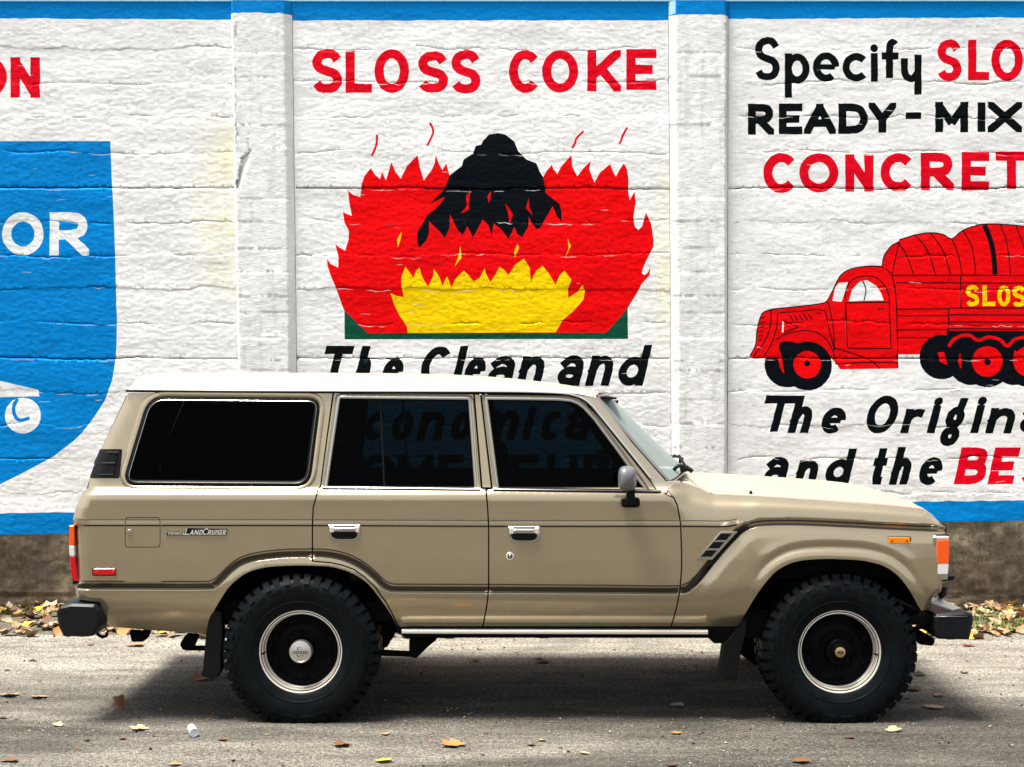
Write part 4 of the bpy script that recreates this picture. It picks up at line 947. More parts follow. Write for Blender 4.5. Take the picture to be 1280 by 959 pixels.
for a, b, par, par2 in ((97, 155.2, qp, qp2), (157, 199.6, fd0, None), (201.4, 389.6, qp, qp2), (391.4, 609.8, rd, rd2), (611.8, 849.8, fd, fd2), (852.2, 921, fe, fe2)):
    ln = [(x, float(np.interp(x, [q[0] for q in UPP], [q[1] for q in UPP]))) for x in np.linspace(a, b, max(3, int((b - a) / 8)))]
    ring('pinstripe', ln, [-.85, 0, .85], [.0008, .0012, .0008], M['rubber'], par, closed=False, far=par2 is not None, parent2=par2)
    ring('pinstripe', [(x, y - 7.2) for x, y in ln], [-.45, 0, .45], [.0006, .0009, .0006], M['stripe'], par, closed=False, far=par2 is not None, parent2=par2)
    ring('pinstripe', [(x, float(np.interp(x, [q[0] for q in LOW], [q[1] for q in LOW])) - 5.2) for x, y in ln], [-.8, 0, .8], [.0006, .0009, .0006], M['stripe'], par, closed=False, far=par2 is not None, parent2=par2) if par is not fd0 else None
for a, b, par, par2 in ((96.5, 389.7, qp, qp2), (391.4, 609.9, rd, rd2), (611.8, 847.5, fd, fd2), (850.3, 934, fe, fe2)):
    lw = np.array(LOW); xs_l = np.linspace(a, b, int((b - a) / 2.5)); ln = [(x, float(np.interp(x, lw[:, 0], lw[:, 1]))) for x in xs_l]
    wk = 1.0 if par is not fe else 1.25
    ring('groove_shade', ln, [-2.4 * wk, -1, .2, 1.4, 2.6 * wk, 3.5 * wk], [.0006, .0012, .0012, .0012, .0012, .0006], M['band'], par, closed=False, parent2=par2)  # dark strip painting the shade on the groove's down-facing side
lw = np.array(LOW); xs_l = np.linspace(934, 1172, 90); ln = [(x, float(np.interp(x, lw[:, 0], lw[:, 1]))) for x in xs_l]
ring('wing_line_shade', ln, [-1.9, -1.0, -.1], [.0006, .0012, .0006], M['band'], fe, closed=False, parent2=fe2)  # the painted groove shade carried on along the wing crease
ring('wing_line_shade', ln, [2.4, 3.2, 4.4], [.0006, .0012, .0006], M['band'], fe, closed=False, parent2=fe2)
# ---- roof
def loft(fn, nu, nv): 
    v = [fn(i / (nu - 1), j / (nv - 1)) for i in range(nu) for j in range(nv)]
    f = [(i * nv + j, (i + 1) * nv + j, (i + 1) * nv + j + 1, i * nv + j + 1) for i in range(nu - 1) for j in range(nv - 1)]
    return v, f
SIL = [(157, 486), (160, 480.5), (164, 476.5), (170, 472.5), (178, 469.8), (188, 468), (215, 466.4), (300, 465.6), (420, 465.8), (500, 466.3), (560, 467.6), (600, 469.5), (640, 472.6), (670, 475.8), (700, 480), (720, 484.2), (738, 490), (748, 494)]
GUT = [(156, 486.5), (300, 488), (600, 488.8), (690, 489.5), (715, 491), (732, 493.5), (745, 497)]
yg = .112
def roof_fn(u, v):
    # u runs from tail to screen
    uu = u * u * (3 - 2 * u) * .6 + u * .4
    bow = (1 - (2 * v - 1) ** 2)
    x_near = (156 - 640 + uu * (745 - 156)) * (NEAR + yg) / FPX
    px = 640 + x_near * FPX / (NEAR + yg)
    zg = H - (np.interp(px, [q[0] for q in GUT], [q[1] for q in GUT]) - 479) * (NEAR + yg) / FPX
    pm = 640 + x_near * FPX / 8.48
    zc = H - (np.interp(pm if u > .02 else 157, [q[0] for q in SIL], [q[1] for q in SIL]) - 479) * 8.48 / FPX
    # photo silhouette is in trace units at mid-car depth: refer it to the near-side x
    e = abs(2 * v - 1); shape = (1 - e ** 3.0) ** .62
    tail = min(1, (u / .045)) ** .5 if u < .045 else 1
    z = zg + max(zc - zg, .0) * shape
    x = x_near + bow * (.05 * smst(u, .8, 1) - .03 * (1 - smst(u, 0, .1)))
    return (float(x), yg + (W - 2 * yg) * v, float(z))
vs = [0, .004, .012, .025, .045, .08, .13, .2, .3, .4, .5, .6, .7, .8, .87, .92, .955, .975, .988, .996, 1]
us = [0, .004, .01, .018, .03, .045, .07] + list(np.linspace(.1, .97, 34)) + [.985, 1]
v = [roof_fn(a, b) for a in us for b in vs]; nv = len(vs)
f = [(i * nv + j, (i + 1) * nv + j, (i + 1) * nv + j + 1, i * nv + j + 1) for i in range(len(us) - 1) for j in range(nv - 1)]
roof = mk('roof', v, f, M['roof'], car, True)
# rain gutter: dark channel with a bright lip, both sides, running down the pillar
GP = catmull([(157, 486.5), (230, 487.4), (300, 488), (450, 488.5), (600, 489), (660, 489.6), (700, 491.2), (716, 493.6), (728, 498), (738, 505.5), (750, 519.5), (782, 559), (813, 598)], 6)
ring('rain_gutter', GP, [-1.7, -1.2, .1, .4], [-.004, .014, .014, .004], M['roof'], car, closed=False)
ring('gutter_channel', GP, [.4, 1.2, 2.4, 3.2], [.008, .010, .006, -.01], M['rubber'], car, closed=False)
ring('gutter_bead', GP, [-.4, .2, .8], [.015, .018, .014], M['chrome'], car, closed=False)

# ---- windscreen with bright surround
def ws(u, v):
    px = 746 + (837 - 746) * u; py = 496 + (603 - 496) * u + 2 * math.sin(u * 3.14)
    y0 = .145 - .03 * u; a = p1(px, py, y0)
    bow = (1 - abs(2 * v - 1) ** 2.2)
    return (a[0] + bow * (.10 + .05 * u), y0 + (W - 2 * y0) * v, a[2] + bow * (.012 + .035 * u))
v, f = loft(ws, 14, 25); wg = mk('windscreen', v, f, M['windshield'], car, True)
mb = MB(); n = 14; edge = [ws(i / 13, 0) for i in range(14)] + [ws(1, j / 24) for j in range(1, 25)] + [ws(1 - i / 13, 1) for i in range(1, 14)] + [ws(0, 1 - j / 24) for j in range(1, 24)]
edge.append(edge[0]); mb.tube(edge, .011, 6, False); mb.build('windscreen_bead', M['chrome'], car, True)
mb = MB(); e2 = [tuple(Vector(q) + Vector((-.010, 0, -.010))) for q in edge]; mb.tube(e2, .008, 5, False); mb.build('windscreen_seal', M['rubber'], car, True)

# ---- bonnet and scuttle
yh = .135
def hood_z(x):
    px = 640 + x * FPX / (NEAR + yh); return H - (np.interp(px, [q[0] for q in HSEAM], [q[1] for q in HSEAM]) - 479) * (NEAR + yh) / FPX
def xs_of(px, y): return (px - 640) * (NEAR + y) / FPX
def hoodpt(x, v, lift=0):
    e = abs(2 * v - 1); front = 1 - smst(x, xs_of(1120, yh), xs_of(1176, yh)) * .75
    c = .046 * (1 - e ** 2.4) * front + .008 * math.exp(-((e - .72) / .07) ** 2) * front
    return (x, yh + (W - 2 * yh) * v, float(hood_z(x)) + c + lift)
def hood_fn(u, v):
    e = abs(2 * v - 1); xr = xs_of(868, yh) + .095 * e ** 7; xf = xs_of(1176, yh) + .05 * (1 - e ** 2)
    t = u; x = xr + (xf - xr) * (t * .85 + .15 * (1 - (1 - t) ** 2))
    return hoodpt(x, v) if x <= xs_of(1176, yh) else (x, yh + (W - 2 * yh) * v, hoodpt(xs_of(1176, yh), v)[2] - (x - xs_of(1176, yh)) * .25)
vv = [0, .004, .012, .03] + list(np.linspace(.07, .93, 26)) + [.97, .988, .996, 1]
uu_ = list(np.linspace(0, .86, 26)) + list(np.linspace(.88, 1, 9))
v = [hood_fn(a, b) for a in uu_ for b in vv]; nv = len(vv)
f = [(i * nv + j, (i + 1) * nv + j, (i + 1) * nv + j + 1, i * nv + j + 1) for i in range(len(uu_) - 1) for j in range(nv - 1)]
# turned-down edge
b0 = len(v)
for i in range(len(uu_)):
    for j in (0, nv - 1): q = v[i * nv + j]; v.append((q[0], q[1], q[2] - .02))
for i in range(len(uu_) - 1):
    f.append((i * nv, b0 + 2 * i, b0 + 2 * i + 2, (i + 1) * nv)); f.append((i * nv + nv - 1, (i + 1) * nv + nv - 1, b0 + 2 * i + 3, b0 + 2 * i + 1))
hood = mk('bonnet', v, f, M['bonnet'], car, True)
def scut(u, v):
    e = abs(2 * v - 1); xr = xs_of(868, yh) + .095 * e ** 7 - .006; w0 = ws(1, v); x = w0[0] - .02 + (xr - w0[0] + .02) * u
    h = hoodpt(xr, v); z = (w0[2] - .03) * (1 - u) + h[2] * u
    return (x, yh - .02 * (1 - u) * 0 + (W - 2 * yh) * v, z)
v, f = loft(scut, 8, 37); mk('scuttle', v, f, M['bonnet'], car, True)
mb = MB(); mb.box(xs_of(850, .3), xs_of(1150, .3), .16, W - .16, .72, .96); mb.box(xs_of(850, .3), xs_of(1080, .3), .16, W - .16, .961, 1.07); mb.build('engine_bay', M['inner'], car)
# wipers and scuttle furniture
for yy in (.42, 1.05):
    q = ws(.97, (yy - .115) / 1.57); q2 = ws(.93, (yy + .5 - .115) / 1.57)
    mb = MB(); b = Vector(q) + Vector((.03, 0, .0)); mb.tube([tuple(b), tuple(b + Vector((0, .02, .03))), tuple(Vector(q2) + Vector((.02, 0, .03)))], [.012, .008, .006], 6); mb.tube([tuple(Vector(q2) + Vector((.014, -.24, .022))), tuple(Vector(q2) + Vector((.014, .2, .022)))], .006, 5)
    mb.build('wiper', M['rubber'], car, True)
mb = MB(); x0 = xs_of(846, .35)
mb.tube([(x0 - .03, .33, 1.265), (x0 + .005, .33, 1.30), (x0 + .04, .33, 1.292)], .011, 7); mb.tube([(x0 + .02, .36, 1.275), (x0 + .065, .36, 1.285)], [.02, .015], 8); mb.tube([(x0 + .06, .36, 1.285), (x0 + .085, .36, 1.265)], .012, 7)
mb.build('aerial_mount', M['plastic'], car, True)
mb = MB(); q = Vector(p1(938.5, 621, .16)); mb.lathe_y([(0.0, 0)], 0, 0, 3)
mb = MB(); mb.tube([tuple(q), tuple(q + Vector((0, 0, .012))), tuple(q + Vector((0, 0, .026))), tuple(q + Vector((0, 0, .036)))], [.014, .010, .0085, .002], 8); mb.build('washer_jet', M['rubber'], car, True)

# ---- rear end and front end between the two sides
zs = np.array([q[0] for q in REAR]); rx = np.array([q[1] for q in REAR])
rows = []
for py in (494, 520, 559, 596, 612, 634, 650, 656, 690, 727, 735, 750, 770, 783):
    px = float(np.interp(py, zs, rx)) + (2 if 656 <= py <= 727 else 0); dy = float(F(np.array([px + .2]), np.array([py]))[0]); a = p1(px, py, dy)
    rows.append([(a[0] + .004 - .03 * (1 - (2 * t - 1) ** 2), dy + (W - 2 * dy) * t, a[2]) for t in np.linspace(0, 1, 13)])
def band(name, rws, mat, parent=None):
    v = [q for r_ in rws for q in r_]; n = 13
    f = [(i * n + j, (i + 1) * n + j, (i + 1) * n + j + 1, i * n + j + 1) for i in range(len(rws) - 1) for j in range(n - 1)]
    f = [g[::-1] for g in f]
    return mk(name, v, f, mat, parent or car, True)
band('tailgate', rows, M['paint'])
wr = [[(q[0] - .004, q[1], q[2]) for q in r_[1:-1]] for r_ in rows[0:4]]
v = [q for r_ in wr for q in r_]; n = 11; mk('rear_window', v, [(i * n + j, i * n + j + 1, (i + 1) * n + j + 1, (i + 1) * n + j) for i in range(len(wr) - 1) for j in range(n - 1)], M['limo'], car, True)
fr = []
for py in (655, 658, 668, 700, 724, 736):
    px = float(np.interp(py, [q[0] for q in FRONT], [q[1] for q in FRONT])) - (1 if py > 655 else 0); dy = float(F(np.array([px - .3]), np.array([py]))[0]); a = p1(px, py, dy)
    fr.append([(a[0] + (.03 if py > 660 else .05) * (1 - (2 * t - 1) ** 4) * .6, dy + (W - 2 * dy) * t, a[2]) for t in np.linspace(0, 1, 13)])
v = [q for r_ in fr for q in r_]; n = 13; mk('front_panel', v, [(i * n + j, i * n + j + 1, (i + 1) * n + j + 1, (i + 1) * n + j) for i in range(len(fr) - 1) for j in range(n - 1)], M['paint'], car, True)
gx0 = fr[2][6][0]
mb = MB(); mb.box(gx0 - .02, gx0 + .006, .28, W - .28, .80, .985); gr = mb.build('grille', M['rubber'], car)
for k in range(6):
    mb = MB(); mb.box(gx0 + .004, gx0 + .016, .52, W - .52, .815 + k * .028, .825 + k * .028); mb.build('slat', M['chrome'], gr)
for yy in (.38, W - .38):
    mb = MB(); n = 24
    prof = [(0, .03), (.05, .028), (.08, .018), (.088, .0)]
    vv_ = []; ff = []
    for r_, dx in prof:
        for k in range(n): a = 2 * math.pi * k / n; vv_.append((gx0 + .004 + dx, yy + r_ * math.cos(a), .892 + r_ * math.sin(a)))
    for i in range(3):
        for k in range(n): k2 = (k + 1) % n; ff.append((i * n + k, (i + 1) * n + k, (i + 1) * n + k2, i * n + k2))
    mk('headlight', vv_, ff, M['headlamp'], car, True)

# ---- lamps
def sidebox(name, poly, y0, y1, mat, parent, bev=.003, far=True, smooth=False, sharp=None, parent2=None):
    """poly of trace points, extruded between two depths"""
    q = [p1(a, b, (y0 + y1) / 2) for a, b in poly]; pl = [(a[0], a[2]) for a in q]
    mb = MB(); mb.prism(pl, y0, y1, bev=bev); o = mb.build(name, mat, parent, smooth, sharp); o2 = None
    if far:
        mb = MB(); mb.prism(pl, W - y1, W - y0, bev=bev); o2 = mb.build(name, mat, parent2 or parent, smooth, sharp)
    return o, o2
bz = rounded([(1163.5, 668.5), (1184, 668.5), (1182.5, 724), (1164.5, 724)], [5, 3, 3, 5], 4)
sidebox('corner_lamp_recess', offset(bz, -1.5), .004, .05, M['rubber'], car)
bezel, bezel2 = sidebox('corner_lamp_bezel', bz, -.008, .055, M['chrome'], car, .004)
sidebox('orange_lens', rounded([(1169, 674.5), (1184.5, 673.5), (1184, 703), (1168.8, 703)], 1.5, 3), -.014, .05, M['orange'], bezel, parent2=bezel2)
sidebox('clear_lens', rounded([(1168.8, 703.2), (1184, 703.2), (1183, 716.5), (1169.5, 717)], 1.8, 3), -.013, .05, M['clear'], bezel, parent2=bezel2)
sidebox('bezel_lip', rounded([(1166, 669.5), (1184.5, 669.5), (1184.3, 673), (1168.5, 673.5)], 1, 2), -.012, .05, M['steel'], bezel, parent2=bezel2)
sidebox('indicator_tip', rounded([(1179, 718), (1190, 717.5), (1187, 723), (1178, 724)], 1.5, 3), .03, .16, M['plastic'], car)
sidebox('side_marker_bezel', rounded([(1108.6, 670), (1138.5, 670), (1138, 680), (1109, 680)], 2, 3), -.006, .02, M['rubber'], fe, parent2=fe2)
am, am2 = sidebox('side_marker', rounded([(1110, 671), (1137.4, 671.3), (1136.8, 679), (1110.3, 678.8)], 1.5, 3), -.013, .01, M['amber'], fe, parent2=fe2)
for sx_ in (1115, 1133.5):
    sidebox('screw', circ(sx_, 676, 1.0, 8, 0), -.0145, -.012, M['rubber'], am, 0, far=False)
sidebox('side_marker_bezel', rounded([(115.5, 708.6), (146.6, 708.6), (146.6, 719.6), (115.5, 719.6)], 2.5, 3), -.004, .02, M['rubber'], qp, parent2=qp2)
rm, rm2 = sidebox('side_marker', rounded([(117, 709.8), (145, 709.8), (145, 718.2), (117, 718.2)], 1.5, 3), -.012, .01, M['redlens'], qp, parent2=qp2)
for sx_ in (120.5, 141.5):
    sidebox('screw', circ(sx_, 714, 1.0, 8, 0), -.0135, -.011, M['chrome'], rm, 0, far=False)
tb, tb2 = sidebox('tail_lamp', rounded([(90, 655.5), (95.5, 656), (100, 727.5), (96, 728)], 1, 2), .055, .2, M['rubber'], car)
sidebox('orange_lens', rounded([(88, 656), (94.5, 656), (94.7, 681), (88, 681)], 1.2, 3), .036, .085, M['orange'], tb, parent2=tb2)
sidebox('clear_lens', rounded([(88, 681.2), (94.7, 681.2), (95.3, 694), (88.6, 694)], .8, 3), .036, .085, M['clear'], tb, parent2=tb2)
sidebox('red_lens', rounded([(89, 694.2), (95.5, 694.2), (99.8, 726), (93.5, 725), (90.5, 718)], 1.2, 3), .036, .085, M['redlens'], tb, parent2=tb2)

# ---- wing vent, pillar vent, fuel lock, handles, key lock, badge
VT = [(900.5, 664), (921.5, 664), (890, 699), (870, 698.6)]
wv, wv2 = sidebox('wing_vent', VT, -.006, .02, M['chrome'], fe, .002, parent2=fe2)
for k in range(3):
    t0, t1 = .07 + k * .3, .07 + k * .3 + .235
    q = lambda s, t: (900.5 + (870 - 900.5) * t + s * (20.6), 664 + 34.8 * t)
    sidebox('vent_slot', [q(.13, t0), q(.80, t0), q(.80, t1), q(.13, t1)], -.0075, .0, M['rubber'], wv, .001, parent2=wv2)
    sidebox('vent_blade', [q(.30, t0 + .10), q(.72, t0 + .10), q(.72, t0 + .12), q(.30, t0 + .12)], -.0085, -.0078, M['plastic'], wv, 0, parent2=wv2)
PV = [(124.7, 561), (152.3, 561), (148.6, 597.5), (111.7, 597)]
dep = .06
pv, pv2 = side('pillar_vent', [rounded(PV, 2, 3)], M['rubber'], qp, yo=-.008, thick=.02, creases=False, edge=.002, gap=0, parent2=qp2)
ring('vent_rib', [(124, 565), (147, 565), (144, 578.5), (118, 578.5)], [-.7, 0, .7], [.008, .012, .008], M['plastic'], pv, parent2=pv2)
ring('vent_rib', [(121, 579.5), (144.5, 580), (142, 593), (114.5, 592.5)], [-.5, 0, .5], [.008, .011, .008], M['plastic'], pv, parent2=pv2)
sidebox('fuel_lock', circ(162, 665, 3.6, 16, 0), -.006, .01, M['chrome'], fd0, .001, far=False)
def handle(x0, yt, par, par2):
    x1, yb = x0 + 41, yt + 20
    cup, cup2 = sidebox('door_handle', rounded([(x0, yt), (x1, yt), (x1 - 1, yb), (x0 + 2, yb)], [2, 2, 10, 10], 5), -.004, .015, M['chrome'], par, .003, parent2=par2)
    sidebox('handle_recess', rounded([(x0 + 3, yt + 8), (x1 - 3.5, yt + 8), (x1 - 5, yb - 2), (x0 + 6, yb - 2)], [1, 1, 8, 8], 4), -.0055, .01, M['rubber'], cup, .001, parent2=cup2)
    sidebox('handle_grip', rounded([(x0 + 8, yt + 3.6), (x1 - 7, yt + 3.6), (x1 - 7, yt + 9), (x0 + 8, yt + 9)], 1.5, 3), -.022, .005, M['chrome'], cup, .004, parent2=cup2)
    sidebox('handle_end', rounded([(x0 + 2, yt + 2), (x0 + 8, yt + 2), (x0 + 8, yt + 9.5), (x0 + 2.5, yt + 10)], 1.5, 3), -.012, .005, M['steel'], cup, .003, parent2=cup2)
    sidebox('handle_end', rounded([(x1 - 7, yt + 2), (x1 - 1.5, yt + 2), (x1 - 2, yt + 10), (x1 - 7, yt + 9.5)], 1.5, 3), -.012, .005, M['steel'], cup, .003, parent2=cup2)
handle(410, 655.3, rd, rd2); handle(634.5, 657.2, fd, fd2)
kl, _ = sidebox('key_lock', circ(637.5, 694.8, 5.0, 18, 0), -.004, .01, M['steel'], fd, .0015, far=False)
sidebox('keyhole', circ(637.5, 694.8, 3.2, 14, 0), -.0055, .0, M['rubber'], kl, .0005, far=False)
sidebox('keyhole_cap', circ(637.5, 694.8, 2.0, 12, 0), -.0065, .0, M['chrome'], kl, .0005, far=False)
pl = [(209, 664.3), (231, 664.3), (233.5, 659.5), (284.5, 660.8), (282.5, 668.8), (208.3, 668.8)]
bdg, bdg2 = sidebox('badge', pl, -.004, .006, M['rubber'], qp, .0005, parent2=qp2)
def badge_text(txt, spans, yt, yb, wd, sl_, mirror=False):
    for ch, (a, b, t) in zip(txt, spans):
        pr = glyph(ch, a, b, t, yb, wd, sl_, 0); pts = []; edges = []
        for o, h in pr:
            loopedges(pts, edges, o)
            if h: loopedges(pts, edges, h)
        v_, f_ = cdt(pts, edges); c_ = v_[f_].mean(1); f_ = f_[in_shape(c_[:, 0], c_[:, 1], pr)]
        V_ = P(v_[:, 0], v_[:, 1], -.0062); n_ = len(V_)
        a_ = V_[f_[:, 1]] - V_[f_[:, 0]]; b_ = V_[f_[:, 2]] - V_[f_[:, 0]]; fl_ = np.cross(a_, b_)[:, 1] > 0; f_[fl_] = f_[fl_][:, ::-1]
        back = V_ + np.array([0, .002, 0]); fs = [tuple(q) for q in f_]; ed = {}
        for t_ in fs:
            for e_ in ((t_[0], t_[1]), (t_[1], t_[2]), (t_[2], t_[0])): ed[e_] = 1
        fs += [(b2, a2, a2 + n_, b2 + n_) for (a2, b2) in ed if (b2, a2) not in ed]
        mk('letter', np.vstack([V_, back]), fs, M['badge'], bdg)
badge_text('TOYOTA', [(209.5 + 3.6 * k, 209.5 + 3.6 * k + 3.1, 665) for k in range(6)], 665, 668.3, .85, 0)
xs_ = [232.0, 238.4, 243.8, 249.2, 254.6, 261.6, 266.6, 270.6, 272.6, 276.0, 279.4]
badge_text('LAND', [(230.5, 238.5, 660.2), (236.8, 243.2, 662), (242.3, 248.9, 662), (248.3, 254.7, 662)], 661, 668.2, 1.25, .3)
badge_text('CRUISER', [(252.5, 261, 660.2), (259, 264.8, 662), (263.8, 269.4, 662), (268.6, 271.4, 662), (270.4, 275, 662), (274, 278.8, 662), (277.8, 283.4, 662)], 661, 668.2, 1.15, .3)

# ---- door mirror
mb = MB(); c = Vector(p1(784.2, 597, -.11))
n = 20; rings_ = []
for k, (dy_, s) in enumerate(((-.085, .25), (-.075, .62), (-.055, .88), (-.025, 1.0), (.03, 1.0), (.05, .97))):
    for i in range(n):
        a = 2 * math.pi * i / n; ca, sa = math.cos(a), math.sin(a)
        ex = math.copysign(abs(ca) ** .62, ca) * .047 * s; ez = math.copysign(abs(sa) ** .62, sa) * .060 * s
        mb.v.append((c.x + ex + ez * .02, c.y + dy_ * .9 + ex * .35, c.z + ez - (.006 if ez < 0 else 0) * s))
for k in range(5):
    for i in range(n): i2 = (i + 1) % n; mb.f.append((k * n + i, k * n + i2, (k + 1) * n + i2, (k + 1) * n + i))
mb.f.append(tuple(range(n))[::-1]); mb.f.append(tuple(5 * n + i for i in range(n)))
mir = mb.build('door_mirror', M['mirror'], fd, True, 60)
sidebox('mirror_stalk', [(784.5, 606), (793.5, 606), (793, 618), (794, 630), (781, 630), (783, 618)], -.10, -.02, M['rubber'], mir, .006, far=False)
sidebox('mirror_foot', rounded([(777, 622), (783, 621), (784, 627), (792, 627), (793, 621), (799, 622), (799.5, 631), (797, 633.5), (779, 633.5), (776.5, 631)], 2, 3), -.05, .012, M['rubber'], mir, .004, far=False)
mb = MB(); mb.v = [(x, W - y, z) for x, y, z in [tuple(q.co) for q in mir.data.vertices]]; mb.f = [tuple(p.vertices)[::-1] for p in mir.data.polygons]; mb.build('door_mirror', M['mirror'], fd2, True, 60)

# ---- sill strip, underbody, wells
for far in (0, 1):
    Y = (lambda a, b: (a, b)) if not far else (lambda a, b: (W - b, W - a))
    mb = MB(); x0, x1 = xs_of(502, .05), xs_of(885, .05)
    zz = lambda py: H - (py - 479) * (NEAR + .05) / FPX
    ya, yb_ = Y(.040, .09); mb.prism([(x0, zz(791.5)), (x1, zz(792.5)), (x1, zz(787.5)), (x0, zz(786.8))], ya, yb_, bev=.004); mb.build('sill_trim', M['steel'], car)
    mb = MB(); ya, yb_ = Y(.105, .3); mb.prism([(x0 - .03, zz(793)), (x0 + .02, zz(799)), (xs_of(960, .1), zz(799.5)), (xs_of(990, .1), zz(796)), (xs_of(985, .1), zz(770)), (x0 - .03, zz(770))], ya, yb_); mb.build('sill', M['under'], car)
    mb = MB(); ya, yb_ = Y(.14, .3); mb.prism([(xs_of(133, .1), zz(784)), (xs_of(258, .1), zz(792)), (xs_of(258, .1), zz(770)), (xs_of(140, .1), zz(768))], ya, yb_); mb.build('rear_valance', M['under'], car)
mb = MB(); mb.box(xs_of(110, .1), xs_of(1150, .1), .12, W - .12, .50, .56); mb.build('floor_pan', M['under'], car)
wheels = [(-1.086, 'rear'), (1.672, 'front')]
def pxw(px, y): return (px - 640) * (NEAR + y) / FPX
RX, FX = pxw(376.5, .03), pxw(1048.5, .03)
for cx, archp in ((RX, RARCH), (FX, FARCH)):
    for far in (0, 1):
        v = []; f = []
        for q in archp:
            a = p1(q[0], q[1], float(F(np.array([q[0]]), np.array([q[1]]))[0]) + .012)
            for yy in (a[1], .45):
                y2 = yy if not far else W - yy; v.append((a[0], y2, a[2] + (.01 if yy > .2 else 0)))
        for i in range(len(archp) - 1): f.append((2 * i, 2 * i + 1, 2 * i + 3, 2 * i + 2))
        wall_idx = [2 * i + 1 for i in range(len(archp))]; f.append(tuple(wall_idx))
        mk('wheel_well', v, f, M['under'], car)
mb = MB(); mb.tube([(RX, .2, .36), (RX, W - .2, .36)], .045, 12); mb.tube([(RX, .8, .36), (RX, 1.1, .36)], [.13, .13], 14); mb.build('rear_axle', M['under'], car, True)
mb = MB(); mb.tube([(FX, .2, .36), (FX, W - .2, .36)], .045, 12); mb.tube([(FX, .95, .36), (FX, 1.2, .36)], [.12, .12], 14); mb.build('front_axle', M['under'], car, True)
for yy in (.38, W - .44):
    mb = MB(); mb.box(xs_of(130, .3), xs_of(1160, .3), yy, yy + .06, .44, .54); mb.build('chassis_rail', M['under'], car)
    for cx in (RX, FX):
        mb = MB()
        for k in range(4): mb.tube([(cx + t * .6, yy + .03, .34 + .10 * t * t + .012 * k) for t in np.linspace(-1 + k * .15, 1 - k * .15, 9)], .008, 4)
        mb.build('leaf_spring', M['under'], car)
sb = lambda n, pl, y0, y1, m: sidebox(n, pl, y0, y1, M[m], car, .002, far=True)
sb('tow_bracket', rounded([(163, 787), (188, 789), (185, 797), (180, 801), (166, 801)], 2, 2), .25, .30, 'under')
sb('spring_hanger', rounded([(233, 792), (249, 793), (241, 812), (230, 811), (226, 804)], 2, 2), .30, .36, 'under')
sb('rear_crossbar', [(238, 807), (300, 808), (300, 813), (238, 812)], .31, .35, 'under')
sb('spring_hanger', rounded([(512, 797), (547, 797), (535, 807), (521, 821), (512, 819)], 2, 2), .22, .30, 'under')
sb('spring_bar', [(455, 811), (513, 814), (513, 820), (455, 818)], .24, .28, 'under')
sb('front_hanger', rounded([(1143, 790), (1152, 788), (1166, 797), (1163, 805), (1145, 803)], 3, 3), .2, .3, 'under')
sb('rear_flap_stay', [(884, 796), (912, 796), (905, 803), (892, 803)], .1, .14, 'under')
# mud flaps, slightly curved sheets
def flap(poly, nm='mud_flap'):
    for far in (0, 1):
        q = [p1(a, b, .06) for a, b in poly]; pl_ = [(a[0], a[2]) for a in q]; mb = MB()
        y0, y1 = (.045, .13) if not far else (W - .13, W - .045)
        mb.prism(pl_, y0, y1, bev=.004); mb.build(nm, M['rubber'], car)
flap([(267, 762), (277, 764), (279, 792), (277, 815), (277, 837), (272, 846), (266, 847.5), (252, 844.5), (254.5, 834), (256, 815), (258, 792), (261, 776)])
flap([(933, 771), (932, 790), (925, 819), (920, 851), (909, 848), (898, 843), (901, 825), (904, 805), (924, 782)])
mb = MB(); mb.tube([p1(120, 786, .2), p1(122.5, 793, .2), p1(128, 796, .2), p1(133, 794.5, .2), p1(134, 790.5, .2)], .009, 7); mb.build('tow_hook', M['under'], car, True)

# ---- bumpers
def bumper(poly, y0, y1, yo=0, mat='plastic', name='bumper_end'):
    q = [p1(a, b, .05) for a, b in poly]; pl_ = [(a[0], a[2]) for a in q]; mb = MB(); mb.prism(pl_, y0, y1, bev=.012); return mb.build(name, M[mat], car, True, 40)
RB = rounded([(76, 762), (80, 755), (95, 751.5), (124, 752.5), (129.5, 760), (131, 778), (121, 792), (85, 792), (79, 780)], 2.5, 3)
FB = rounded([(1164, 764.5), (1201, 761.5), (1210.5, 764), (1211, 773), (1206, 796), (1166, 795), (1163.5, 785)], 3, 3)
for pl_, nx, c0, c1 in ((RB, -1, 84, 116), (FB, 1, 1172, 1201)):
    bumper(pl_, -.035, .34); bumper(pl_, W - .34, W + .035)
    z1, z0 = p1(0, 757 if nx < 0 else 763.5, .05)[2], p1(0, 788 if nx < 0 else 792, .05)[2]
    mb = MB(); xa, xb = pxw(c0, .05) - .004, pxw(c1, .05)
    mb.prism([(xa, z0), (xb, z0), (xb, z1), (xa, z1)], .342, W - .342, bev=.006); mb.build('bumper_bar', M['chrome'], car)
q = [p1(a, b, .1) for a, b in ((1130, 768), (1166, 766), (1166, 778), (1130, 776))]
for ya, yb_ in ((.05, .30), (W - .30, W - .05)): mb = MB(); mb.prism([(a[0], a[2]) for a in q], ya, yb_); mb.build('bumper_iron', M['under'], car)
# raised edge line on the end caps
mb = MB(); mb.tube([p1(1168, 770.6, -.036), p1(1209, 770, -.034)], .0022, 5); mb.build('cap_ridge', M['mirror'], car, True)
mb = MB()
mb.tube([p1(1175, 745, .12), p1(1180, 741, .13), p1(1181, 735, .14)], .016, 7); mb.build('front_overrider', M['plastic'], car, True)
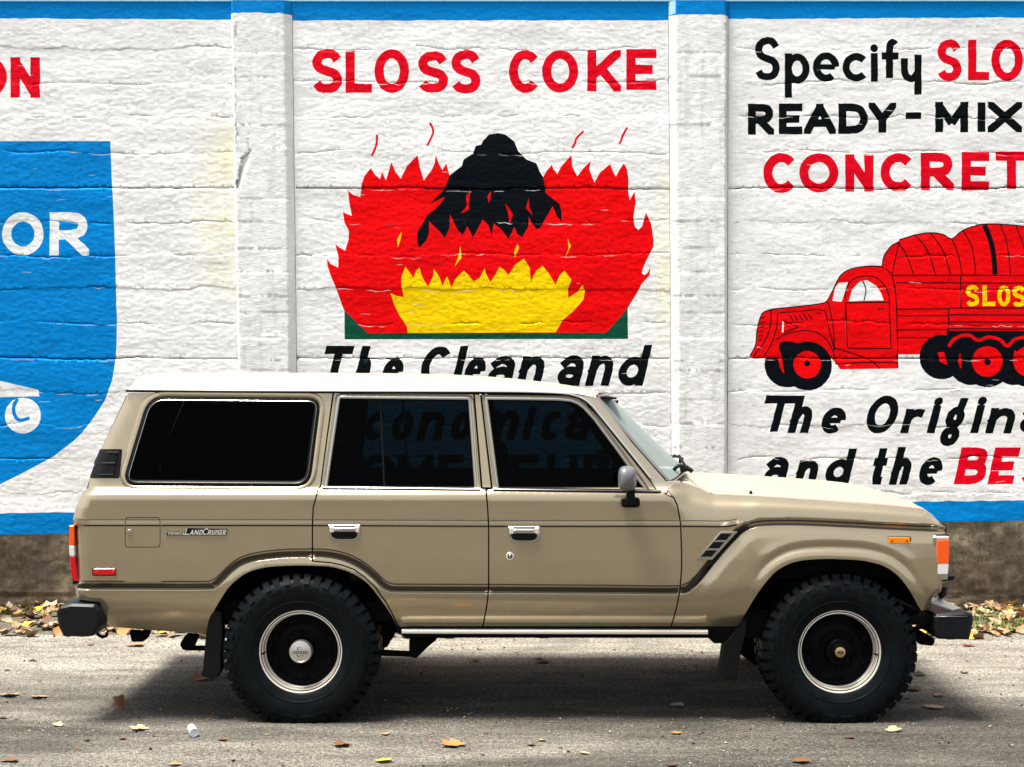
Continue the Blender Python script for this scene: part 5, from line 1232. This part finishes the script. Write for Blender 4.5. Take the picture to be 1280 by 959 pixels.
# light steel filler plate sloping down from the wing to the bumper
v = [p1(1165, 752, .06), p1(1171, 745.5, .12), p1(1201, 759.5, .10), p1(1192, 762, .03)]; v2 = [(a, b, c_ - .006) for a, b, c_ in v]
mk('bumper_filler', v + v2, [(0, 1, 2, 3)[::-1], (4, 5, 6, 7), (0, 3, 7, 4), (3, 2, 6, 7), (2, 1, 5, 6), (1, 0, 4, 5)], M['cap'], car)

# ---- wheels
ZC = .362; TR = .397
def tyre_mesh(cx, near=True):
    mb = MB(); n = 96
    prof = [(.206, .030), (.212, .012), (.222, .005), (.245, -.004), (.28, -.012), (.315, -.014), (.345, -.008), (.366, .004), (.378, .020), (.387, .04), (.389, .10), (.389, .17), (.387, .235), (.374, .258), (.345, .272), (.30, .276), (.25, .268), (.21, .25)]
    mb.lathe_y(prof, 0, 0, n, flip=False)
    # moulded ring on the sidewall
    mb.lathe_y([(.252, -.0052), (.254, -.0085), (.260, -.0095), (.263, -.0078)], 0, 0, n)
    # tread: two shoulder rows that wrap on to the sidewall, two zig-zag centre rows
    K = 44
    def block(a0, a1, r0, r1, y0, y1, sk=0.0, rin=.376):
        vv = []
        for r_ in (rin, r1):
            for y_, s in ((y0, 0), (y1, 1)):
                for a in (a0, a1):
                    aa = a + sk * s; vv.append((r_ * math.cos(aa), y_, r_ * math.sin(aa)))
        mb.add(vv, [(0, 1, 3, 2), (4, 6, 7, 5), (0, 4, 5, 1), (2, 3, 7, 6), (0, 2, 6, 4), (1, 5, 7, 3)])
    for k in range(K):
        a = 2 * math.pi * k / K; d_ = 2 * math.pi / K; lng = k % 2
        w_ = random.uniform(.6, .82)
        block(a, a + d_ * w_, 0, .4, .012 if lng else .020, .078, .03)
        # lug on the shoulder and sidewall
        r0 = .338 if lng else .352
        vv = []
        for (r_, y_) in ((r0, -.006), (.372, .008), (.399, .016), (.399, .05), (.37, .05), (r0, .01)):
            for aa in (a + .01, a + d_ * .66): vv.append((r_ * math.cos(aa), y_ - (.007 if r_ < .38 and y_ < .02 else 0), r_ * math.sin(aa)))
        ff = [(2 * i, 2 * i + 1, 2 * ((i + 1) % 6) + 1, 2 * ((i + 1) % 6)) for i in range(6)] + [tuple(2 * i for i in range(6))[::-1], tuple(2 * i + 1 for i in range(6))]
        mb.add(vv, ff)
        if lng:   # small hooked sipe block between lugs
            vv = []
            for (r_, y_) in ((.322, -.0135), (.334, -.013), (.334, -.006), (.322, -.006)):
                for aa in (a + .0, a + d_ * 1.5): vv.append((r_ * math.cos(aa), y_ - .002, r_ * math.sin(aa)))
            mb.add(vv, [(0, 1, 3, 2), (2, 3, 5, 4), (4, 5, 7, 6), (6, 7, 1, 0), (0, 2, 4, 6), (1, 7, 5, 3)])
        block(a + .02, a + .02 + d_ * .75, 0, .3985, .088, .128, -.045)
        block(a + .05, a + .05 + d_ * .75, 0, .3985, .138, .178, .045)
        block(a, a + d_ * .70, 0, .4, .188, .256 if lng else .248, .03)
    out = []
    for x, y, z in mb.v:
        zz_ = z + ZC
        if zz_ < .04:        # weight on the tyre: the contact patch flattens and the sidewall bulges
            t = (.04 - zz_) / .075; y = y + (y - .13) * .12 * min(1, max(0, t)); zz_ = .0 + max(0, zz_) * 1.0 if zz_ > 0 else .0 + .0005 * random.random()
        out.append((x + cx, y if near else W - y, zz_))
    return out, mb.f if near else [g[::-1] for g in mb.f]
def fixn(prof): return prof
def wheel(cx, near, front):
    s = (lambda y: y) if near else (lambda y: W - y)
    fl = near
    def lat(name, prof, mat, parent, n=72, sharp=35, zc=ZC):
        mb = MB(); mb.lathe_y([(r_, s(y)) for r_, y in prof], cx, zc, n, flip=not fl); return mb.build(name, mat, parent, True, sharp)
    disc = lat('wheel', [(.196, .060), (.190, .075), (.180, .088), (.165, .092), (.135, .078), (.118, .066), (.105, .064), (.085, .066), (.070, .062), (.062, .045), (.058, .040), (.0, .040)], M['gloss'], car, 72)
    v_, f_ = tyre_mesh(cx, near); ty = mk('tyre', v_, f_, M['tyre'], disc, True); ty.data.set_sharp_from_angle(angle=R(38))
    rim = lat('rim', [(.205, .030), (.2135, .020), (.2145, .014), (.212, .009), (.208, .010), (.2055, .016), (.204, .023), (.2015, .024), (.200, .018), (.1965, .017), (.194, .022), (.193, .034), (.192, .046), (.1895, .050), (.187, .052), (.186, .062), (.188, .10)], M['steel'], disc, 96, 28)
    lat('rim_groove', [(.2052, .0185), (.2040, .0222), (.2018, .0232), (.2005, .0195)], M['rubber'], disc, 96)
    lat('rim_groove', [(.1935, .030), (.1925, .0445), (.1915, .0455), (.1905, .044)], M['rubber'], disc, 96)
    if front:
        lat('hub', [(.070, .060), (.066, .020), (.060, .012), (.046, .010), (.044, .004), (.030, .000), (.0265, -.002)], M['gloss'], disc, 40)
        lat('hub_cap', [(.0265, .000), (.0262, -.006), (.020, -.008), (.0, -.0085)], M['gold'], disc, 30)
        if near:
            mb = MB(); mb.box(cx - .018, cx + .018, -.0105, -.008, ZC - .002, ZC + .002); mb.tube([(cx - .012, -.0095, ZC + .004), (cx, -.0095, ZC + .010), (cx + .012, -.0095, ZC + .004)], .0015, 5); mb.tube([(cx - .012, -.0095, ZC - .004), (cx, -.0095, ZC - .010), (cx + .012, -.0095, ZC - .004)], .0015, 5)
            mb.build('hub_emblem', M['inner'], disc)
        for k in range(6):
            a = R(15 + 60 * k); mb = MB(); q = (cx + .058 * math.cos(a), ZC + .058 * math.sin(a)); mb.tube([(q[0], s(.020), q[1]), (q[0], s(.006), q[1])], .006, 6); mb.build('hub_bolt', M['under'], disc)
    else:
        lat('hub_cap', [(.060, .045), (.058, .004), (.055, -.004), (.049, -.006), (.047, -.004), (.045, -.005), (.0, -.0055)], M['cap'], disc, 40)
        if near:
            mb = MB()
            mb.box(cx - .040, cx + .040, -.0075, -.004, ZC - .006, ZC - .0035); mb.box(cx - .040, cx + .040, -.0075, -.004, ZC + .0045, ZC + .0065)
            for k in range(6): mb.box(cx - .034 + k * .0118, cx - .029 + k * .0118, -.0075, -.004, ZC - .002, ZC + .003)
            mb.tube([(cx - .014, -.0065, ZC + .010), (cx - .014, -.0065, ZC + .028), (cx + .004, -.0065, ZC + .028)], .0018, 5); mb.tube([(cx - .020, -.0065, ZC - .012), (cx - .006, -.0065, ZC - .024), (cx + .008, -.0065, ZC - .012), (cx + .018, -.0065, ZC - .02)], .0016, 5)
            mb.build('cap_emblem', M['stripe'], disc)
    for k in range(6):
        a = R(30 + 60 * k); mb = MB(); q = (cx + .088 * math.cos(a), ZC + .088 * math.sin(a)); mb.tube([(q[0], s(.068), q[1]), (q[0], s(.045), q[1]), (q[0], s(.040), q[1])], [.011, .011, .006], 6); mb.build('lug_nut', M['gloss'], disc)
    for k in range(8):    # cooling slots: shallow dark wells pressed in the disc
        a = R(22 + 45 * k); mb = MB(); c_ = (math.cos(a), math.sin(a)); t_ = (-c_[1], c_[0]); pts_ = []
        for i in range(12):
            b_ = 2 * math.pi * i / 12; rr, tt = .150 + .012 * math.cos(b_), .020 * math.sin(b_); pts_.append((cx + c_[0] * rr + t_[0] * tt, ZC + c_[1] * rr + t_[1] * tt))
        y0, y1 = sorted((s(.083), s(.090))); mb.prism(pts_, y0, y1, bev=.001); mb.build('vent_hole', M['inner'], disc)
    a = R(183 if not front else -5); mb = MB(); mb.tube([(cx + .19 * math.cos(a), s(.05), ZC + .19 * math.sin(a)), (cx + .196 * math.cos(a), s(.012), ZC + .196 * math.sin(a))], .005, 6); mb.build('valve', M['rubber'], disc)
    return disc
for near in (True, False):
    wheel(RX, near, False); wheel(FX, near, True)

# ---- cabin
def seat(x, y0, y1, nm):
    mb = MB(); mb.prism(rounded([(x - .25, .80), (x + .25, .83), (x + .27, .72), (x - .25, .68)], .05, 4), y0, y1, bev=.02); o = mb.build(nm, M['seat'], car, True, 40)
    mb = MB(); mb.prism(rounded([(x - .27, .78), (x - .42, 1.38), (x - .33, 1.40), (x - .15, .82)], .05, 4), y0, y1, bev=.03); mb.build('backrest', M['seat'], o, True, 40)
    ym = (y0 + y1) / 2; mb = MB(); mb.prism(rounded([(x - .44, 1.41), (x - .48, 1.58), (x - .40, 1.59), (x - .34, 1.42)], .03, 4), ym - .13, ym + .13, bev=.02); mb.build('headrest', M['seat'], o, True, 40)
seat(.28, .24, .78, 'front_seat'); seat(.28, 1.02, 1.56, 'front_seat'); seat(-.62, .24, 1.56, 'rear_seat')
mb = MB(); cxs, czs = .72, 1.10; pts_ = [(cxs + .0 + .07 * math.sin(a), 1.32 + .19 * math.cos(a), czs + .18 * math.sin(a)) for a in np.linspace(0, 2 * math.pi, 25)]
mb.tube(pts_, .013, 6, False); mb.tube([(cxs, 1.32, czs), (cxs + .3, 1.32, czs - .1)], .03, 8); mb.box(cxs - .02, cxs + .02, 1.14, 1.50, czs - .012, czs + .012); mb.build('steering_wheel', M['rubber'], car, True, 40)
mb = MB(); mb.prism([(.86, 1.10), (1.08, 1.13), (1.10, .7), (.92, .7)], .14, W - .14); mb.build('dashboard', M['inner'], car)
mb = MB(); mb.box(-1.95, 1.0, .13, W - .13, .56, .60); mb.build('cabin_floor', M['inner'], car)
mb = MB(); mb.box(-2.0, .55, .2, W - .2, 1.655, 1.665); mb.build('headlining', M['inner'], car)

# ================================================================== LOOSE THINGS ON THE ROAD
LC = {}
def leafmat(name, c):
    m, t, p = newmat(name); p.inputs['Roughness'].default_value = .7
    n = noise(t, 60, (1, 1, 1), 4, .7); t.links.new(mix(t, 1, c, ramp(t, n, [(.3, .55), (.7, 1.25)]), 'MULTIPLY'), p.inputs['Base Color']); return m
for k, c in dict(tan=(.30, .185, .085), pale=(.40, .30, .185), brown=(.15, .068, .028), dark=(.07, .04, .025), orange=(.42, .17, .045), yellow=(.70, .48, .04), grey=(.25, .23, .21), red=(.28, .10, .06)).items(): LC[k] = leafmat(k + ' dry leaf', c)
def leaf_mesh(seed, simple_=False):
    r_ = random.Random(seed); lob = 5 if seed % 3 else 3; n = 20 if not simple_ else 9; pts = []
    for i in range(n):
        a = 2 * math.pi * i / n
        rad = .5 * (.62 + .38 * abs(math.cos(a * lob / 2 + .2)) ** .8) * (1 + .12 * r_.uniform(-1, 1)) * (1 - .25 * (abs(a - math.pi) < .5))
        pts.append((rad * math.cos(a), rad * math.sin(a) * .82))
    cu, cv, ph = r_.uniform(.5, 1.3), r_.uniform(-.3, .9), r_.uniform(0, 6)
    zf = lambda x, y: cu * y * y + cv * x * x * .8 + .06 * math.sin(7 * x + ph) * math.cos(5 * y)
    v = [(0, 0, zf(0, 0))] + [(x * .55, y * .55, zf(x * .55, y * .55)) for x, y in pts] + [(x, y, zf(x, y)) for x, y in pts]
    f = [(0, 1 + i, 1 + (i + 1) % n) for i in range(n)] + [(1 + i, 1 + n + i, 1 + n + (i + 1) % n, 1 + (i + 1) % n) for i in range(n)]
    if not simple_:
        b = len(v); v += [(-.40, .012, zf(-.4, 0)), (-.40, -.012, zf(-.4, 0)), (-.85, -.008, .12), (-.85, .010, .12)]; f.append((b, b + 1, b + 2, b + 3))
    mz = min(q[2] for q in v); return [(x, y, z - mz) for x, y, z in v], f
lmesh = {}
def GP_(px, py): D = FPX * H / (py - 479); return ((px - 640) * D / FPX, D - NEAR)
leaves = [
 (12, 870, 26, 'tan', 0, 'curled tan leaf lying at the left edge of the road'), (48, 872, 25, 'tan', 1, 'star-shaped tan leaf, second from the left edge of the road'), (149, 884, 21, 'brown', 2, 'upright brown leaf with a long stem behind the rear bumper'),
 (3, 898, 13, 'dark', 3, 'small dark leaf cut by the left edge under the tan leaf'), (73, 907, 17, 'pale', 4, 'pale curled leaf left of the white cup, below the upright brown one'), (173, 912, 25, 'pale', 5, 'long shrivelled pale leaf left of the white cup'),
 (109, 926, 11, 'dark', 6, 'small dark crumpled leaf in the left foreground'), (153, 924, 12, 'brown', 7, 'small brown crumpled leaf below the shrivelled pale one'), (279, 925, 16, 'brown', 8, 'brown leaf just right of the white cup'), (12, 951, 26, 'brown', 9, 'brown leaf in the bottom left corner'),
 (219, 956, 17, 'tan', 10, 'tan leaf at the bottom edge below the white cup'), (40, 826, 12, 'dark', 11, 'thin dark leaf near the left verge'), (171, 807, 25, 'tan', 12, 'large tan leaf under the rear bumper'), (8, 838, 9, 'brown', 13, 'tiny brown leaf by the left edge near the verge'), (114, 806, 10, 'brown', 14, 'small brown leaf behind the rear bumper near the verge'),
 (252, 849, 30, 'red', 15, 'reddish brown leaf under the rear mud flap'), (285, 846, 22, 'brown', 16, 'brown leaf between the rear mud flap and the rear wheel'), (426, 932, 27, 'brown', 17, 'flat brown leaf in front of the rear wheel'), (482, 918, 12, 'tan', 18, 'small tan leaf right of the rear wheel'),
 (564, 932, 34, 'orange', 19, 'large orange leaf in the foreground below the rear door'), (481, 952, 24, 'yellow', 20, 'yellow leaf at the bottom edge of the road'), (551, 879, 12, 'brown', 21, 'small brown leaf in the shade under the rear door'), (594, 826, 14, 'brown', 22, 'brown leaf at the lit edge beneath the car'),
 (676, 828, 24, 'dark', 23, 'dark crumpled leaf at the edge of the shade beneath the front door'), (664, 932, 12, 'dark', 24, 'small black leaf in the centre foreground'), (677, 926, 13, 'pale', 28, 'small pale leaf just behind the black one in the centre foreground'), (731, 942, 14, 'pale', 25, 'small pale leaf in the foreground under the front door'), (845, 917, 14, 'orange', 26, 'small orange leaf at the near edge of the shade'),
 (848, 883, 20, 'grey', 27, 'grey leaf in the shade under the front door'), (839, 957, 17, 'dark', 29, 'dark leaf at the bottom edge right of centre'), (1141, 862, 26, 'brown', 30, 'brown crumpled leaf just in front of the front tyre'), (1134, 873, 12, 'tan', 31, 'small tan leaf beside the front tyre'), (1150, 844, 17, 'dark', 32, 'dark leaf right of the front wheel'),
 (1205, 841, 12, 'brown', 33, 'small upright brown leaf on the right of the road'), (1174, 870, 15, 'orange', 34, 'thin orange leaf near the front tyre'), (1168, 885, 26, 'pale', 35, 'pale brown curled leaf right of the front tyre'), (1117, 913, 22, 'pale', 36, 'pale leaf below the front tyre'), (1062, 922, 14, 'dark', 37, 'dark leaf below the front wheel'),
 (1003, 952, 28, 'brown', 38, 'long brown leaf in the right foreground'), (1210, 807, 17, 'red', 39, 'reddish leaf on the road under the front bumper'), (600, 812, 9, 'orange', 40, 'orange leaf on the sunlit strip beyond the car'), (645, 815, 9, 'pale', 41, 'pale leaf on the sunlit strip beyond the car'), (1088, 860, 10, 'dark', 42, 'dark leaf under the front tyre')]
for i, (px, py, sz, c, sd_, lab) in enumerate(leaves):
    x, y = GP_(px, py); s = sz * (y + NEAR) / FPX * 1.05
    v, f = leaf_mesh(sd_); o = mk('fallen_leaf', v, f, LC[c], None, True); rr = random.Random(i)
    o.location = (x, y, .004); o.scale = (s, s, s * (.55 if sd_ != 2 else 1.0)); o.rotation_euler = (rr.uniform(-.15, .15), rr.uniform(-.15, .15), rr.uniform(-.6, .6) + (0 if i % 2 else 3.1))
    if sd_ == 2: o.rotation_euler = (R(62), R(8), .3); o.location.z = .028
    tag(o, lab, 'leaf', 'fallen leaves on the road')
# leaf litter along the wall foot
def scatter(name, n, area_fn, size, cols, seed, label, cat):
    r_ = random.Random(seed); base = [leaf_mesh(100 + k, True) for k in range(8)]; V = []; Fc = []; mi = []
    for _ in range(n):
        x, y, z = area_fn(r_); s = size * r_.uniform(.55, 1.25); v, f = base[r_.randrange(8)]
        m4 = Matrix.Rotation(r_.uniform(0, 6.28), 3, 'Z') @ Matrix.Rotation(r_.gauss(0, .38), 3, 'X') @ Matrix.Rotation(r_.gauss(0, .38), 3, 'Y')
        b = len(V); V += [tuple(Vector((x, y, z)) + m4 @ Vector((q[0] * s, q[1] * s, q[2] * s * .6))) for q in v]; Fc += [tuple(i + b for i in g) for g in f]; mi += [r_.choices(range(len(cols)), [c[1] for c in cols])[0]] * len(f)
    o = mk(name, V, Fc, None, None, True)
    for c, _w in cols: o.data.materials.append(LC[c])
    o.data.polygons.foreach_set('material_index', mi)
    tag(o, label, cat, kind='stuff'); return o
def litter(r_):
    x = r_.uniform(-5.2, 5.2); t = r_.random() ** 1.3; dens_ = .3 + .7 * float(vn(x * 1.4, 1.5, 9)); t *= (.75 + .35 * dens_)
    return x, 3.66 - t * 1.15, .045 + .02 * r_.random() * (1 - t) - .03 * t
scatter('leaf_litter', 2300, litter, .105, [('tan', 5), ('pale', 5), ('orange', 2), ('brown', 2), ('yellow', 1), ('dark', 1)], 5, 'band of dry tan leaves along the foot of the wall', 'leaf litter')
scatter('leaf_crumbs', 700, lambda r_: (r_.uniform(-4.5, 4.5), r_.uniform(-1, 2.6), .003), .022, [('brown', 3), ('dark', 4), ('tan', 2)], 6, 'crumbs of broken leaf strewn over the road', 'leaf litter')
# grass tufts
V = []; Fc = []; r_ = random.Random(8)
for _ in range(9000):
    x = r_.uniform(-5.2, 5.2)
    k = float(vn(x * 1.7, 3.1, 12)); 
    if r_.random() > k * (2.2 if x > 3.2 else .8): continue
    y = 3.64 - r_.random() ** .8 * (1.0 if x > 3.2 else .45); h = r_.uniform(.02, .055); a = r_.uniform(0, 6.28); dx, dy = math.cos(a) * .004, math.sin(a) * .004; lx_, ly_ = r_.gauss(0, .02), r_.gauss(0, .02); b = len(V)
    V += [(x - dx, y - dy, .03), (x + dx, y + dy, .03), (x + lx_ * .5 + dx * .6, y + ly_ * .5, .03 + h * .65), (x + lx_, y + ly_, .03 + h)]; Fc += [(b, b + 1, b + 2), (b, b + 2, b + 3)]
tag(mk('grass_tufts', V, Fc, M['grass']), 'short green grass growing through the leaves at the wall foot', 'grass', kind='stuff')
# loose gravel and grit
V = []; Fc = []; r_ = random.Random(9)
oc = [(1, 0, 0), (0, 1, 0), (-1, 0, 0), (0, -1, 0), (0, 0, .7), (0, 0, -.7)]; of = [(0, 1, 4), (1, 2, 4), (2, 3, 4), (3, 0, 4), (1, 0, 5), (2, 1, 5), (3, 2, 5), (0, 3, 5)]
for i in range(17000):
    x = r_.uniform(-4.6, 4.6); y = r_.uniform(-1.3, 2.9); k = float(vn(x * .9, y * 2.2, 20)) + (0.25 if y > 1.7 else 0) + (.35 if (x > 2.9 and y < -.4) else 0)
    if r_.random() > k ** 2 * 1.1: continue
    s = r_.uniform(.0018, .0055) * (1.6 if r_.random() < .06 else 1); a = r_.uniform(0, 3); ca, sa = math.cos(a), math.sin(a); b = len(V)
    for q in oc: qx, qy = q[0] * s * r_.uniform(.7, 1.2), q[1] * s * r_.uniform(.6, 1.1); V.append((x + qx * ca - qy * sa, y + qx * sa + qy * ca, q[2] * s + s * .45))
    Fc += [tuple(j + b for j in g) for g in of]
tag(mk('loose_gravel', V, Fc, M['gravel']), 'fine grit and small stones scattered over the road', 'gravel', kind='stuff')
# little white and blue cup
cup = bpy.data.objects.new('drinks_tub', None); col.objects.link(cup); x, y = GP_(242, 921); cup.location = (x, y, 0)
cup.scale = (.8, .8, .8); tag(cup, 'small pale blue and white plastic tub lying on its side by the rear wheel', 'tub')
def tub(prof, nm, mat, up=Vector((.36, -.72, -.16)).normalized()):
    mb = MB(); n = 20; u = up.orthogonal().normalized(); vv_ = up.cross(u); c = Vector((x - .012, y + .03, .036))
    for h_, r2 in prof:
        for k in range(n): a = 2 * math.pi * k / n; mb.v.append(tuple(c + up * h_ + (u * math.cos(a) + vv_ * math.sin(a)) * r2))
    for i in range(len(prof) - 1):
        for k in range(n): k2 = (k + 1) % n; mb.f.append((i * n + k, i * n + k2, (i + 1) * n + k2, (i + 1) * n + k))
    o = mk(nm, mb.v, mb.f, mat, None, True); o.parent = cup; o.matrix_parent_inverse = Matrix.Translation(-cup.location); return o
tub([(-.045, .0), (-.045, .022), (-.04, .024), (-.012, .026)], 'base', simple('white tub plastic', (.8, .82, .84), .35))
tub([(-.012, .0262), (.030, .0275)], 'label_sleeve', simple('pale blue sleeve', (.30, .52, .68), .35))
tub([(.030, .028), (.037, .030), (.040, .029), (.038, .024), (.020, .022), (.018, 0)], 'rim', simple('white tub rim', (.85, .86, .87), .3))

# ================================================================== unseen trees behind the viewer, added to darken the car's reflections
V = []; Fc = []; r_ = random.Random(12)
for t_ in range(15):
    cx = -42 + t_ * 6.0 + r_.uniform(-1, 1); cy = -44 + r_.uniform(-2, 2); hh = r_.uniform(2.6, 4.2)
    b = len(V); n = 8
    for z, rad in ((-.05, .3), (hh * .5, .18), (hh * .8, .06)):
        for k in range(n): V.append((cx + rad * math.cos(k * .785), cy + rad * math.sin(k * .785), z))
    for i in range(2):
        for k in range(n): k2 = (k + 1) % n; Fc.append((b + i * n + k, b + i * n + k2, b + (i + 1) * n + k2, b + (i + 1) * n + k))
    for _ in range(1600):
        a, ph = r_.uniform(0, 6.283), math.acos(r_.uniform(-1, 1)); q = r_.random() ** .4
        px, py, pz = cx + 3.6 * q * math.sin(ph) * math.cos(a), cy + 2.4 * q * math.sin(ph) * math.sin(a), hh * .52 + hh * .5 * q * math.cos(ph)
        s = r_.uniform(.2, .42); u = Vector((r_.gauss(0, 1), r_.gauss(0, 1), r_.gauss(0, 1))).normalized(); w_ = u.orthogonal().normalized(); c = Vector((px, py, max(pz, .1))); b = len(V)
        V += [tuple(c + u * s), tuple(c + w_ * s), tuple(c - u * s), tuple(c - w_ * s)]; Fc.append((b, b + 1, b + 2, b + 3))
tag(mk('unseen_trees', V, Fc, noisy('dark unseen tree foliage', (.03, .045, .015), (.07, .10, .035), 2, bs=0)), 'unseen row of leafy trees across the street, added for dark reflections', 'trees', kind='stuff')
